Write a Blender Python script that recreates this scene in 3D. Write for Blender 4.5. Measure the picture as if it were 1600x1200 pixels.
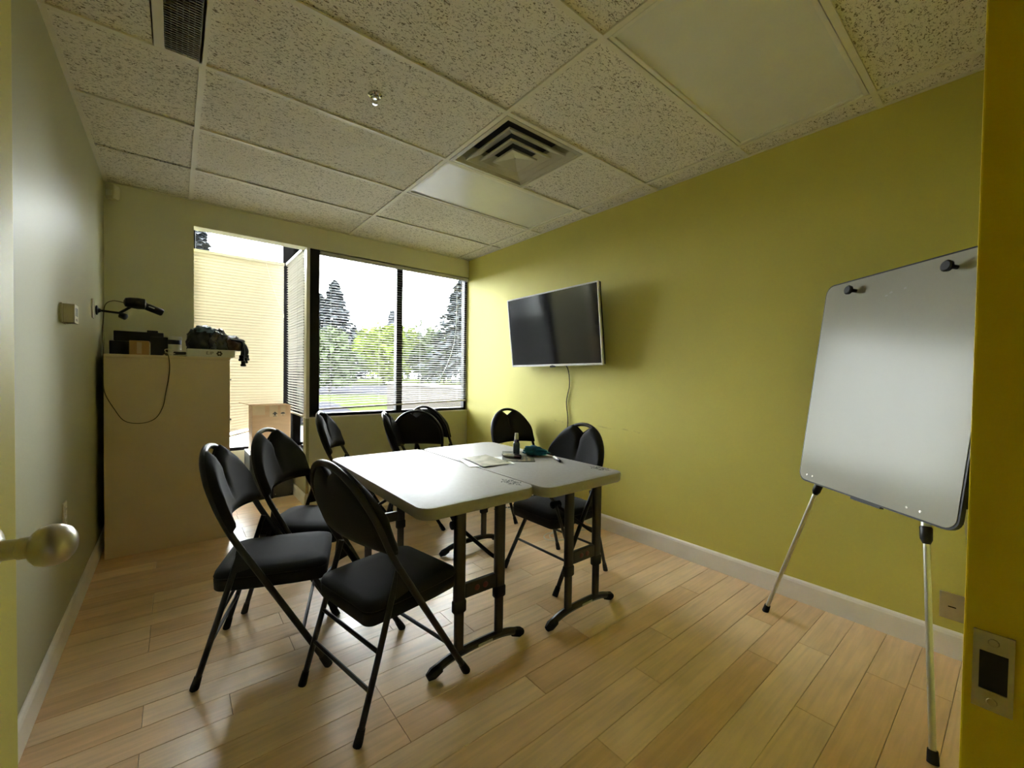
import bpy, bmesh, math, random
from mathutils import Vector, Matrix, Quaternion
from math import sin, cos, pi, radians, sqrt
random.seed(7)
S = bpy.context.scene
COL = S.collection
for o in list(bpy.data.objects): bpy.data.objects.remove(o)

# ---------------------------------------------------------------- camera
cd = bpy.data.cameras.new('camera'); cam = bpy.data.objects.new('camera', cd); COL.objects.link(cam)
YAW, PITCH, ROLL, CAMZ = 0.6812, -0.0200, 0.0148, 1.2237
fwd = Vector((sin(YAW)*cos(PITCH), cos(YAW)*cos(PITCH), sin(PITCH)))
rt0 = Vector((cos(YAW), -sin(YAW), 0)); up0 = rt0.cross(fwd)
rt = rt0*cos(ROLL)+up0*sin(ROLL); up = -rt0*sin(ROLL)+up0*cos(ROLL)
M = Matrix((rt, up, -fwd)).transposed().to_4x4(); M.translation = (0, 0, CAMZ)
cam.matrix_world = M
cd.sensor_width = 36; cd.lens = 36*650.977/1600; cd.clip_start = 0.01; cd.clip_end = 500
S.camera = cam

# ---------------------------------------------------------------- sky, exposure
W = bpy.data.worlds.new('overcast'); S.world = W; W.use_nodes = True
nt = W.node_tree; bg = nt.nodes['Background']
bg.inputs['Color'].default_value = (0.93, 0.97, 1.0, 1); bg.inputs['Strength'].default_value = 43.0
S.view_settings.view_transform = 'Standard'; S.view_settings.look = 'None'
S.view_settings.exposure = 0.0; S.view_settings.gamma = 1.0; S.view_settings.use_curve_mapping = False
S.cycles.use_denoising = True
S.cycles.max_bounces = 14; S.cycles.diffuse_bounces = 8; S.cycles.transparent_max_bounces = 24
S.cycles.transmission_bounces = 6; S.cycles.sample_clamp_indirect = 12; S.cycles.caustics_reflective = False; S.cycles.caustics_refractive = False

# ---------------------------------------------------------------- materials
def mat(name, col, rough=.6, metal=0, spec=.5, noise=None, bump=None, sheen=0, coat=0):
    """noise=(scale, amount[, stretch xyz]); bump=(scale, strength, dist)"""
    m = bpy.data.materials.new(name); m.use_nodes = True
    n = m.node_tree; b = n.nodes['Principled BSDF']
    b.inputs['Base Color'].default_value = (*col, 1); b.inputs['Roughness'].default_value = rough
    b.inputs['Metallic'].default_value = metal; b.inputs['Specular IOR Level'].default_value = spec
    if sheen: b.inputs['Sheen Weight'].default_value = sheen; b.inputs['Sheen Roughness'].default_value = .5
    if coat: b.inputs['Coat Weight'].default_value = coat; b.inputs['Coat Roughness'].default_value = .08
    tc = n.nodes.new('ShaderNodeTexCoord')
    if noise:
        mp = n.nodes.new('ShaderNodeMapping'); n.links.new(tc.outputs['Object'], mp.inputs[0])
        if len(noise) > 2: mp.inputs['Scale'].default_value = noise[2]
        t = n.nodes.new('ShaderNodeTexNoise'); t.inputs['Scale'].default_value = noise[0]; t.inputs['Detail'].default_value = 4
        n.links.new(mp.outputs[0], t.inputs['Vector'])
        r = n.nodes.new('ShaderNodeMapRange'); r.inputs[1].default_value = .3; r.inputs[2].default_value = .7
        r.inputs[3].default_value = 1-noise[1]; r.inputs[4].default_value = 1+noise[1]
        n.links.new(t.outputs['Fac'], r.inputs[0])
        mx = n.nodes.new('ShaderNodeMix'); mx.data_type = 'RGBA'; mx.blend_type = 'MULTIPLY'; mx.inputs[0].default_value = 1
        mx.inputs[6].default_value = (*col, 1); n.links.new(r.outputs[0], mx.inputs[7]); n.links.new(mx.outputs[2], b.inputs['Base Color'])
    if bump:
        t = n.nodes.new('ShaderNodeTexNoise'); t.inputs['Scale'].default_value = bump[0]; t.inputs['Detail'].default_value = 3
        n.links.new(tc.outputs['Object'], t.inputs['Vector'])
        bp = n.nodes.new('ShaderNodeBump'); bp.inputs['Strength'].default_value = bump[1]; bp.inputs['Distance'].default_value = bump[2]
        n.links.new(t.outputs['Fac'], bp.inputs['Height']); n.links.new(bp.outputs[0], b.inputs['Normal'])
    return m

def glass_mat(name, tint=(.97, .985, .98), refl=.05):
    m = bpy.data.materials.new(name); m.use_nodes = True; n = m.node_tree; n.nodes.clear()
    o = n.nodes.new('ShaderNodeOutputMaterial'); tr = n.nodes.new('ShaderNodeBsdfTransparent'); tr.inputs[0].default_value = (*tint, 1)
    g = n.nodes.new('ShaderNodeBsdfGlossy'); g.inputs['Roughness'].default_value = .02
    fr = n.nodes.new('ShaderNodeFresnel'); fr.inputs[0].default_value = 1.35
    mx = n.nodes.new('ShaderNodeMixShader'); n.links.new(fr.outputs[0], mx.inputs[0]); n.links.new(tr.outputs[0], mx.inputs[1])
    n.links.new(g.outputs[0], mx.inputs[2]); n.links.new(mx.outputs[0], o.inputs[0]); return m

def translucent_mat(name, col, trans, tcol=None, rough=.45):
    m = bpy.data.materials.new(name); m.use_nodes = True; n = m.node_tree; b = n.nodes['Principled BSDF']; o = n.nodes['Material Output']
    b.inputs['Base Color'].default_value = (*col, 1); b.inputs['Roughness'].default_value = rough; b.inputs['Specular IOR Level'].default_value = .12
    t = n.nodes.new('ShaderNodeBsdfTranslucent'); t.inputs[0].default_value = (*(tcol or col), 1)
    mx = n.nodes.new('ShaderNodeMixShader'); mx.inputs[0].default_value = trans
    n.links.new(b.outputs[0], mx.inputs[1]); n.links.new(t.outputs[0], mx.inputs[2]); n.links.new(mx.outputs[0], o.inputs[0]); return m

def plank_mat():
    m = bpy.data.materials.new('maple_laminate'); m.use_nodes = True; n = m.node_tree; b = n.nodes['Principled BSDF']
    oi = n.nodes.new('ShaderNodeObjectInfo'); tc = n.nodes.new('ShaderNodeTexCoord')
    cr = n.nodes.new('ShaderNodeValToRGB'); e = cr.color_ramp.elements
    e[0].color = (.71, .47, .26, 1); e[1].color = (.86, .65, .42, 1)
    e2 = cr.color_ramp.elements.new(.5); e2.color = (.79, .56, .34, 1)
    n.links.new(oi.outputs['Random'], cr.inputs[0])
    ad = n.nodes.new('ShaderNodeVectorMath'); ad.operation = 'MULTIPLY_ADD'
    cmb = n.nodes.new('ShaderNodeCombineXYZ')
    for i in range(3): n.links.new(oi.outputs['Random'], cmb.inputs[i])
    sc = n.nodes.new('ShaderNodeVectorMath'); sc.operation = 'SCALE'; sc.inputs['Scale'].default_value = 37; n.links.new(cmb.outputs[0], sc.inputs[0])
    a2 = n.nodes.new('ShaderNodeVectorMath'); a2.operation = 'ADD'; n.links.new(tc.outputs['Object'], a2.inputs[0]); n.links.new(sc.outputs[0], a2.inputs[1])
    mp = n.nodes.new('ShaderNodeMapping'); mp.inputs['Scale'].default_value = (1.6, 26, 26); n.links.new(a2.outputs[0], mp.inputs[0])
    t = n.nodes.new('ShaderNodeTexNoise'); t.inputs['Scale'].default_value = 2.0; t.inputs['Detail'].default_value = 5; t.inputs['Distortion'].default_value = .6
    n.links.new(mp.outputs[0], t.inputs['Vector'])
    mp2 = n.nodes.new('ShaderNodeMapping'); mp2.inputs['Scale'].default_value = (2.2, 6, 6); n.links.new(a2.outputs[0], mp2.inputs[0])
    t2 = n.nodes.new('ShaderNodeTexNoise'); t2.inputs['Scale'].default_value = 1.6; n.links.new(mp2.outputs[0], t2.inputs['Vector'])
    sm = n.nodes.new('ShaderNodeMath'); sm.operation = 'ADD'; n.links.new(t.outputs['Fac'], sm.inputs[0]); n.links.new(t2.outputs['Fac'], sm.inputs[1])
    r = n.nodes.new('ShaderNodeMapRange'); r.inputs[1].default_value = .7; r.inputs[2].default_value = 1.3; r.inputs[3].default_value = .84; r.inputs[4].default_value = 1.12
    n.links.new(sm.outputs[0], r.inputs[0])
    mx = n.nodes.new('ShaderNodeMix'); mx.data_type = 'RGBA'; mx.blend_type = 'MULTIPLY'; mx.inputs[0].default_value = 1
    n.links.new(cr.outputs[0], mx.inputs[6]); n.links.new(r.outputs[0], mx.inputs[7]); n.links.new(mx.outputs[2], b.inputs['Base Color'])
    b.inputs['Roughness'].default_value = .3; b.inputs['Specular IOR Level'].default_value = .5
    return m

def tile_mat():
    m = bpy.data.materials.new('fissured_tile'); m.use_nodes = True; n = m.node_tree; b = n.nodes['Principled BSDF']
    oi = n.nodes.new('ShaderNodeObjectInfo'); tc = n.nodes.new('ShaderNodeTexCoord')
    cmb = n.nodes.new('ShaderNodeCombineXYZ')
    for i in range(3): n.links.new(oi.outputs['Random'], cmb.inputs[i])
    sc = n.nodes.new('ShaderNodeVectorMath'); sc.operation = 'SCALE'; sc.inputs['Scale'].default_value = 53; n.links.new(cmb.outputs[0], sc.inputs[0])
    a2 = n.nodes.new('ShaderNodeVectorMath'); a2.operation = 'ADD'; n.links.new(tc.outputs['Object'], a2.inputs[0]); n.links.new(sc.outputs[0], a2.inputs[1])
    mp = n.nodes.new('ShaderNodeMapping'); mp.inputs['Scale'].default_value = (1.0, 1.9, 1); mp.inputs['Rotation'].default_value = (0, 0, .5); n.links.new(a2.outputs[0], mp.inputs[0])
    t = n.nodes.new('ShaderNodeTexNoise'); t.inputs['Scale'].default_value = 62; t.inputs['Detail'].default_value = 3; t.inputs['Distortion'].default_value = 1.4
    n.links.new(mp.outputs[0], t.inputs['Vector'])
    r = n.nodes.new('ShaderNodeMapRange'); r.inputs[1].default_value = .375; r.inputs[2].default_value = .435; r.inputs[3].default_value = 0; r.inputs[4].default_value = 1
    n.links.new(t.outputs['Fac'], r.inputs[0])
    t2 = n.nodes.new('ShaderNodeTexNoise'); t2.inputs['Scale'].default_value = 210; n.links.new(a2.outputs[0], t2.inputs['Vector'])
    r2 = n.nodes.new('ShaderNodeMapRange'); r2.inputs[1].default_value = .3; r2.inputs[2].default_value = .6; r2.inputs[3].default_value = .90; r2.inputs[4].default_value = 1.02
    n.links.new(t2.outputs['Fac'], r2.inputs[0])
    mx = n.nodes.new('ShaderNodeMix'); mx.data_type = 'RGBA'; mx.inputs[6].default_value = (.25, .215, .155, 1); mx.inputs[7].default_value = (.93, .885, .81, 1)
    n.links.new(r.outputs[0], mx.inputs[0])
    m2 = n.nodes.new('ShaderNodeMix'); m2.data_type = 'RGBA'; m2.blend_type = 'MULTIPLY'; m2.inputs[0].default_value = 1
    n.links.new(mx.outputs[2], m2.inputs[6]); n.links.new(r2.outputs[0], m2.inputs[7]); n.links.new(m2.outputs[2], b.inputs['Base Color'])
    bp = n.nodes.new('ShaderNodeBump'); bp.inputs['Strength'].default_value = .6; bp.inputs['Distance'].default_value = .004
    n.links.new(r.outputs[0], bp.inputs['Height']); n.links.new(bp.outputs[0], b.inputs['Normal'])
    b.inputs['Roughness'].default_value = .9; return m

def green_wall_mat():
    m = mat('lime_paint', (.58, .53, .115), .65, noise=(2.2, .035), bump=(90, .12, .002))
    n = m.node_tree; b = n.nodes['Principled BSDF']; src = b.inputs['Base Color'].links[0].from_socket
    tc = n.nodes.new('ShaderNodeTexCoord'); sp = n.nodes.new('ShaderNodeSeparateXYZ'); n.links.new(tc.outputs['Object'], sp.inputs[0])
    t = n.nodes.new('ShaderNodeTexNoise'); t.inputs['Scale'].default_value = 7; t.inputs['Detail'].default_value = 6; n.links.new(tc.outputs['Object'], t.inputs['Vector'])
    # chair-back scuff line worn along the wall
    d = n.nodes.new('ShaderNodeMath'); d.operation = 'MULTIPLY_ADD'; d.inputs[1].default_value = .05; n.links.new(t.outputs['Fac'], d.inputs[0]); n.links.new(sp.outputs['Z'], d.inputs[2])
    c = n.nodes.new('ShaderNodeMath'); c.operation = 'COMPARE'; c.inputs[1].default_value = .845; c.inputs[2].default_value = .006; n.links.new(d.outputs[0], c.inputs[0])
    yy = n.nodes.new('ShaderNodeMath'); yy.operation = 'COMPARE'; yy.inputs[1].default_value = 2.2; yy.inputs[2].default_value = .5; n.links.new(sp.outputs['Y'], yy.inputs[0])
    f = n.nodes.new('ShaderNodeMath'); f.operation = 'MULTIPLY'; n.links.new(c.outputs[0], f.inputs[0]); n.links.new(yy.outputs[0], f.inputs[1])
    t3 = n.nodes.new('ShaderNodeTexNoise'); t3.inputs['Scale'].default_value = 12; n.links.new(tc.outputs['Object'], t3.inputs['Vector'])
    r = n.nodes.new('ShaderNodeMapRange'); r.inputs[1].default_value = .42; r.inputs[2].default_value = .62; r.inputs[3].default_value = 0; r.inputs[4].default_value = .3; n.links.new(t3.outputs['Fac'], r.inputs[0])
    f2 = n.nodes.new('ShaderNodeMath'); f2.operation = 'MULTIPLY'; n.links.new(f.outputs[0], f2.inputs[0]); n.links.new(r.outputs[0], f2.inputs[1])
    mx = n.nodes.new('ShaderNodeMix'); mx.data_type = 'RGBA'; n.links.new(f2.outputs[0], mx.inputs[0]); n.links.new(src, mx.inputs[6]); mx.inputs[7].default_value = (.2, .16, .06, 1)
    n.links.new(mx.outputs[2], b.inputs['Base Color']); return m

MT = dict(
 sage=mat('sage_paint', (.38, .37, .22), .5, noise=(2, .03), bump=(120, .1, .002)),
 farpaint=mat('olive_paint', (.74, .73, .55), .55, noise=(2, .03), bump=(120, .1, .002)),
 lime=green_wall_mat(), plank=plank_mat(), tile=tile_mat(),
 white=mat('white_trim', (.87, .85, .80), .4, noise=(9, .03)),
 grid=mat('tee_bar_paint', (.86, .82, .72), .4, noise=(20, .03)),
 subfloor=mat('dark_underlay', (.06, .04, .025), .9), slab=mat('concrete_slab', (.3, .3, .3), .9, noise=(3, .1)),
 yellow=mat('yellow_gloss_paint', (.88, .68, .012), .3, noise=(3, .04), bump=(60, .12, .002)),
 doorpaint=mat('door_paint', (.52, .47, .13), .42, spec=.3, noise=(3, .04), bump=(60, .12, .002)),
 brass=mat('satin_nickel', (.52, .48, .41), .3, metal=1, noise=(30, .06)), steel=mat('brushed_steel', (.55, .52, .45), .35, metal=1, noise=(30, .05)),
 chrome=mat('chrome', (.8, .8, .8), .12, metal=1, noise=(30, .03)), alu=mat('anodised_aluminium', (.72, .72, .70), .3, metal=1, noise=(40, .03)),
 blackalu=mat('black_anodised_frame', (.007, .0065, .0075), .4, spec=.15, noise=(20, .1)),
 fabric=mat('black_chair_fabric', (.0075, .0075, .008), .85, spec=.25, noise=(160, .2), bump=(900, .25, .001), sheen=.05),
 frame=mat('black_chair_tube', (.005, .005, .0055), .34, spec=.4, noise=(30, .1)),
 rubber=mat('black_rubber', (.006, .006, .006), .7, spec=.3, noise=(40, .1)),
 tabletop=mat('blow_moulded_plastic', (.31, .295, .27), .5, spec=.25, noise=(55, .035), bump=(34, .3, .0012)),
 tableleg=mat('bronze_black_steel', (.010, .008, .007), .4, spec=.4, noise=(30, .1)), redlock=mat('red_lock', (.085, .006, .009), .4, noise=(60, .3)),
 ink=mat('black_ink', (.05, .05, .05), .6, noise=(80, .2)), greyink=mat('grey_ink', (.30, .29, .27), .6, noise=(80, .1)),
 slatw=translucent_mat('white_slat', (.58, .57, .555), .01), slats=translucent_mat('side_slat', (.62, .60, .56), .05), slatc=translucent_mat('cream_slat', (.66, .60, .47), .05, (.80, .70, .50)),
 glass=glass_mat('window_glass'), cab=mat('taupe_laminate', (.76, .64, .46), .5, noise=(6, .03)),
 blackpl=mat('black_plastic', (.010, .010, .011), .4, spec=.25, noise=(40, .1)), blacksatin=mat('black_cabinet_paint', (.035, .036, .036), .4, noise=(20, .08)),
 screen=mat('tv_screen', (.006, .006, .008), .09, spec=.6, noise=(1, .05)), bezel=mat('silver_bezel', (.68, .67, .64), .35, noise=(20, .03)),
 board=mat('whiteboard_enamel', (.29, .28, .235), .2, spec=.12, noise=(3, .025)),
 cardboard=mat('brown_cardboard', (.47, .31, .19), .8, noise=(7, .06, (1, 1, 6))), tape=mat('packing_tape', (.52, .40, .27), .22, noise=(9, .06)),
 tanbox=mat('tan_carton', (.36, .22, .09), .7, noise=(9, .1)), paper=mat('white_paper', (.82, .82, .80), .6, noise=(12, .03)),
 whitepl=mat('white_plastic', (.76, .75, .70), .4, noise=(20, .02)), creampl=mat('ivory_plastic', (.66, .63, .52), .45, noise=(20, .02)),
 bluelab=mat('navy_label', (.03, .03, .13), .4, noise=(20, .1)), teal=mat('teal_cloth', (.004, .10, .17), .8, noise=(25, .3), bump=(60, .4, .004)),
 bottle=mat('dark_bottle_label', (.035, .05, .06), .25, noise=(22, .5)), pouch=mat('blue_foil_pouch', (.16, .24, .36), .18, noise=(14, .5), coat=.6),
 darkcloth=mat('dark_bag_cloth', (.014, .016, .018), .5, noise=(30, .3), bump=(40, .4, .006)), brownleather=mat('brown_pouch', (.07, .035, .025), .4, noise=(20, .2)),
 cordg=mat('grey_brown_cord', (.07, .055, .03), .6, noise=(20, .1)), cordw=mat('white_cord', (.74, .71, .62), .45, noise=(20, .03)),
 acrylic=mat('acrylic_diffuser', (.90, .90, .88), .22, spec=1.0, noise=(5, .02)),
 vent=mat('vent_enamel', (.50, .47, .37), .28, noise=(10, .05)), grille=mat('grille_mesh', (.10, .085, .06), .5, noise=(40, .1)),
 dark=mat('duct_dark', (.02, .018, .014), .8), lawn=mat('lawn_grass', (.022, .0265, .0095), .95, spec=0, noise=(.6, .2)), asphalt=mat('asphalt_paving', (.016, .016, .0185), .9, spec=0, noise=(1, .1)),
 gravel=mat('roof_gravel', (.20, .20, .205), .9, spec=0, noise=(28, .55)), siding=mat('cream_siding', (.035, .032, .028), .7, spec=0, noise=(4, .06)), coping=mat('coping_metal', (.03, .028, .03), .5, noise=(6, .1)),
)
def leaf_mat(name, col):
    return mat(name, col, .9, spec=0, noise=(.9, .35))
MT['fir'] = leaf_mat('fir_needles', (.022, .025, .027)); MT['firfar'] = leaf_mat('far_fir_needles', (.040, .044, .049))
MT['lime_leaf'] = leaf_mat('lime_leaves', (.046, .058, .012)); MT['mid_leaf'] = leaf_mat('mid_leaves', (.028, .036, .017)); MT['bark'] = mat('bark', (.012, .010, .009), .9, noise=(12, .3))

def sheet_mat(name, c1, c2, scale, th=.5):
    m = mat(name, c1, .5); n = m.node_tree; b = n.nodes['Principled BSDF']
    tc = n.nodes.new('ShaderNodeTexCoord'); t = n.nodes.new('ShaderNodeTexNoise'); t.inputs['Scale'].default_value = scale; t.inputs['Detail'].default_value = 5
    n.links.new(tc.outputs['Object'], t.inputs['Vector']); r = n.nodes.new('ShaderNodeMapRange'); r.inputs[1].default_value = th-.08; r.inputs[2].default_value = th+.08
    n.links.new(t.outputs['Fac'], r.inputs[0]); mx = n.nodes.new('ShaderNodeMix'); mx.data_type = 'RGBA'; mx.inputs[6].default_value = (*c1, 1); mx.inputs[7].default_value = (*c2, 1)
    n.links.new(r.outputs[0], mx.inputs[0]); n.links.new(mx.outputs[2], b.inputs['Base Color']); return m
MT['map'] = sheet_mat('printed_map', (.13, .12, .05), (.25, .22, .125), 17)
MT['mat2'] = sheet_mat('olive_print', (.060, .062, .028), (.025, .026, .012), 40)
MT['gold'] = mat('gold_print', (.40, .30, .13), .5, noise=(60, .3))

# ---------------------------------------------------------------- mesh helpers
def link(name, bm, m=None, parent=None, smooth=False, ang=38):
    me = bpy.data.meshes.new(name)
    bmesh.ops.recalc_face_normals(bm, faces=bm.faces)
    bm.to_mesh(me); bm.free()
    if smooth:
        me.polygons.foreach_set('use_smooth', [True]*len(me.polygons)); me.set_sharp_from_angle(angle=radians(ang))
    if m is not None: me.materials.append(MT[m] if isinstance(m, str) else m)
    o = bpy.data.objects.new(name, me); COL.objects.link(o)
    if parent is not None: o.parent = parent
    return o
def tag(o, label, cat, group=None):
    o['label'] = label; o['category'] = cat
    if group: o['group'] = group
    return o
def thing(name, label, cat, loc=(0, 0, 0), rz=0, group=None):
    o = bpy.data.objects.new(name, None); COL.objects.link(o); o.empty_display_size = .1
    o.location = loc; o.rotation_euler = (0, 0, rz); return tag(o, label, cat, group)
def struct(o): o['kind'] = 'structure'; return o
def structE(name):
    o = bpy.data.objects.new(name, None); COL.objects.link(o); o['kind'] = 'structure'; return o
def stuff(o): o['kind'] = 'stuff'; return o
def NB(): return bmesh.new()
def box(bm, lo, hi, mtx=None, bev=0):
    x0, y0, z0 = lo; x1, y1, z1 = hi
    vs = [bm.verts.new(p) for p in ((x0,y0,z0),(x1,y0,z0),(x1,y1,z0),(x0,y1,z0),(x0,y0,z1),(x1,y0,z1),(x1,y1,z1),(x0,y1,z1))]
    fs = [bm.faces.new([vs[i] for i in f]) for f in ((0,3,2,1),(4,5,6,7),(0,1,5,4),(1,2,6,5),(2,3,7,6),(3,0,4,7))]
    if bev:
        es = list({e for f in fs for e in f.edges})
        r = bmesh.ops.bevel(bm, geom=es, offset=bev, segments=2, affect='EDGES', profile=.6)
        vs = list({v for f in r['faces'] for v in f.verts} | {v for v in vs if v.is_valid})
    if mtx is not None: bmesh.ops.transform(bm, matrix=mtx, verts=[v for v in vs if v.is_valid])
    return bm
def ring(bm, c, ax, r, seg, ph=0):
    ax = Vector(ax).normalized(); a = ax.orthogonal().normalized(); b = ax.cross(a)
    return [bm.verts.new(Vector(c)+r*(cos(2*pi*i/seg+ph)*a+sin(2*pi*i/seg+ph)*b)) for i in range(seg)]
def bridge(bm, A, B):
    n = len(A)
    for i in range(n): bm.faces.new((A[i], A[(i+1) % n], B[(i+1) % n], B[i]))
def tube(bm, pts, r, seg=10, closed=False):
    P = [Vector(p) for p in pts]; n = len(P); rs = r if isinstance(r, (list, tuple)) else [r]*n
    T = []
    for i in range(n):
        if closed: t = P[(i+1) % n]-P[i-1]
        else: t = P[min(i+1, n-1)]-P[max(i-1, 0)]
        T.append(t.normalized() if t.length > 1e-9 else Vector((0, 0, 1)))
    a = T[0].orthogonal().normalized(); R = []
    for i in range(n):
        if i: a = T[i-1].rotation_difference(T[i]) @ a
        a = (a-T[i]*a.dot(T[i])).normalized(); b = T[i].cross(a)
        R.append([bm.verts.new(P[i]+rs[i]*(cos(2*pi*k/seg)*a+sin(2*pi*k/seg)*b)) for k in range(seg)])
    for i in range(n-1): bridge(bm, R[i], R[i+1])
    if closed: bridge(bm, R[-1], R[0])
    else: bm.faces.new(R[0]); bm.faces.new(R[-1])
    return bm
def lathe(bm, prof, seg=20, mtx=None):
    """prof = [(r, z)...]"""
    R = []; vs = []
    for r, z in prof:
        q = [bm.verts.new((max(r, 1e-4)*cos(2*pi*i/seg), max(r, 1e-4)*sin(2*pi*i/seg), z)) for i in range(seg)]; R.append(q); vs += q
    for i in range(len(R)-1): bridge(bm, R[i], R[i+1])
    bm.faces.new(R[0]); bm.faces.new(R[-1])
    if mtx is not None: bmesh.ops.transform(bm, matrix=mtx, verts=vs)
    return bm
def to_axis(p, d):
    return Matrix.Translation(p) @ Vector((0, 0, 1)).rotation_difference(Vector(d).normalized()).to_matrix().to_4x4()
def rrect(hx, hy, r, seg=5, cx=0, cy=0):
    o = []
    for sx, sy, a0 in ((1, 1, 0), (-1, 1, pi/2), (-1, -1, pi), (1, -1, 3*pi/2)):
        for k in range(seg+1):
            a = a0+pi/2*k/seg; o.append((cx+sx*(hx-r)+r*cos(a), cy+sy*(hy-r)+r*sin(a)))
    return o
def loft(bm, loops):
    """loops = list of (outline [(x,y)], z)"""
    R = [[bm.verts.new((x, y, z)) for x, y in o] for o, z in loops]
    for i in range(len(R)-1): bridge(bm, R[i], R[i+1])
    bm.faces.new(R[0]); bm.faces.new(R[-1]); return bm
def prism(bm, pts, z0, z1, mtx=None):
    A = [bm.verts.new((x, y, z0)) for x, y in pts]; B = [bm.verts.new((x, y, z1)) for x, y in pts]
    bridge(bm, A, B); bm.faces.new(A); bm.faces.new(B)
    if mtx is not None: bmesh.ops.transform(bm, matrix=mtx, verts=A+B)
    return bm
def smoothpath(pts, n=6):
    P = [Vector(p) for p in pts]; o = []
    for i in range(len(P)-1):
        p0, p1, p2, p3 = P[max(i-1, 0)], P[i], P[i+1], P[min(i+2, len(P)-1)]
        for k in range(n):
            t = k/n; o.append(.5*((2*p1)+(p2-p0)*t+(2*p0-5*p1+4*p2-p3)*t*t+(3*p1-p0-3*p2+p3)*t**3))
    o.append(P[-1]); return o
def tree_copy(o, parent=None):
    c = o.copy(); COL.objects.link(c)
    if parent is not None: c.parent = parent
    for ch in list(o.children): tree_copy(ch, c)
    return c

# ================================================================= room shell
XL, XR, YF, CEIL = -.389, 2.692, 4.157, 2.565
YB = 5.05                                  # back of the glazed bay
BX0, BX1 = .12, .938                       # bay sides
# floor with its planks
fl = structE('floor')
bm = NB(); box(bm, (-.75, -1.7, -.12), (2.9, 4.2, -.012)); box(bm, (0, 4.2, -.12), (1.06, 5.15, -.012)); link('underlay', bm, 'subfloor', fl)
PW = .1235; meshes = {}
def plank_mesh(L, Wd):
    k = (round(L, 3), round(Wd, 3))
    if k not in meshes:
        b = NB(); g = .0006
        A = [(g, g), (L-g, g), (L-g, Wd-g), (g, Wd-g)]; c = .0011
        Bq = [(g+c, g+c), (L-g-c, g+c), (L-g-c, Wd-g-c), (g+c, Wd-g-c)]
        R = [[b.verts.new((x, y, z)) for x, y in o] for o, z in ((A, -.012), (A, -.0012), (Bq, 0))]
        bridge(b, R[0], R[1]); bridge(b, R[1], R[2]); b.faces.new(R[0]); b.faces.new(R[2])
        bmesh.ops.recalc_face_normals(b, faces=b.faces)
        me = bpy.data.meshes.new('plank'); b.to_mesh(me); b.free(); me.materials.append(MT['plank']); meshes[k] = me
    return meshes[k]
rp = random.Random(3)
y = .27-PW*3
while y < YB-.001:
    x0, x1 = (XL, XR) if y < YF-.05 else (BX0, BX1)
    wd = min(PW, YB-y)
    x = x0; first = rp.choice((.3, .55, .8, 1.0)) ; L = first
    while x < x1-.001:
        L = min(L, x1-x)
        o = bpy.data.objects.new('plank', plank_mesh(L, wd)); COL.objects.link(o); o.parent = fl; o.location = (x, y, 0)
        x += L; L = rp.choice((1.2, 1.2, .9))
    y += PW
# hall floor behind the doorway
bm = NB(); box(bm, (-.7, -1.6, -.012), (1.5, -.1005, -.001)); link('hall_floor', bm, 'plank', fl)

# walls
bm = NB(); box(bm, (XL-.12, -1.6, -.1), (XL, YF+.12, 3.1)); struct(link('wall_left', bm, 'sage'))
bm = NB(); box(bm, (XR, -.1, -.1), (XR+.12, YF+.12, 3.1)); struct(link('wall_right', bm, 'lime'))
HZ, WZ0, WZ1, WX0 = 2.366, .812, 2.352, 1.045
bm = NB()
box(bm, (XL, YF, -.1), (BX0, YF+.12, 3.1)); box(bm, (BX0, YF, HZ), (XR, YF+.12, 3.1)); box(bm, (BX1+.028, YF, -.1), (XR, YF+.12, WZ0-.012))
struct(link('wall_far', bm, 'farpaint'))
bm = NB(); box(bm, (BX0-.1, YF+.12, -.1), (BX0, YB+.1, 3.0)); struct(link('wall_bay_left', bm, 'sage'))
bm = NB(); box(bm, (BX0-.1, YB, -.1), (BX1+.12, YB+.1, .415)); struct(link('wall_bay_back', bm, 'farpaint'))
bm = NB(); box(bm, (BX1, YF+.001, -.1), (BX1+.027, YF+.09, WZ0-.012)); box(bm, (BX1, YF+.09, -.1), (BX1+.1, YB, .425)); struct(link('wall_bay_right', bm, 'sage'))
# corner post between the bay and the wide window
bm = NB(); box(bm, (BX1+.002, YF+.002, WZ0-.012), (BX1+.03, YF+.09, HZ)); struct(link('trim_1', bm, 'white'))
# sill cap under the wide window
bm = NB(); box(bm, (BX1, YF-.006, WZ0-.012), (XR, YF+.1, WZ0)); struct(link('trim_2', bm, 'white'))
# wall with the doorway, jamb and hall
JX = .553
bm = NB(); box(bm, (JX+.02, -.1, -.1), (XR, .024, 3.1)); box(bm, (XL, -.1, 2.08), (JX+.02, .024, 3.1)); struct(link('wall_near', bm, 'lime'))
bm = NB(); box(bm, (1.5, -1.6, -.1), (1.6, -.1, 3.1)); box(bm, (XL-.12, -1.7, -.1), (1.6, -1.6, 3.1)); struct(link('wall_hall', bm, 'white'))
bm = NB(); box(bm, (XL-.12, -1.7, 2.6), (1.6, -.1, 2.7)); struct(link('ceiling_hall', bm, 'white'))
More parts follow.
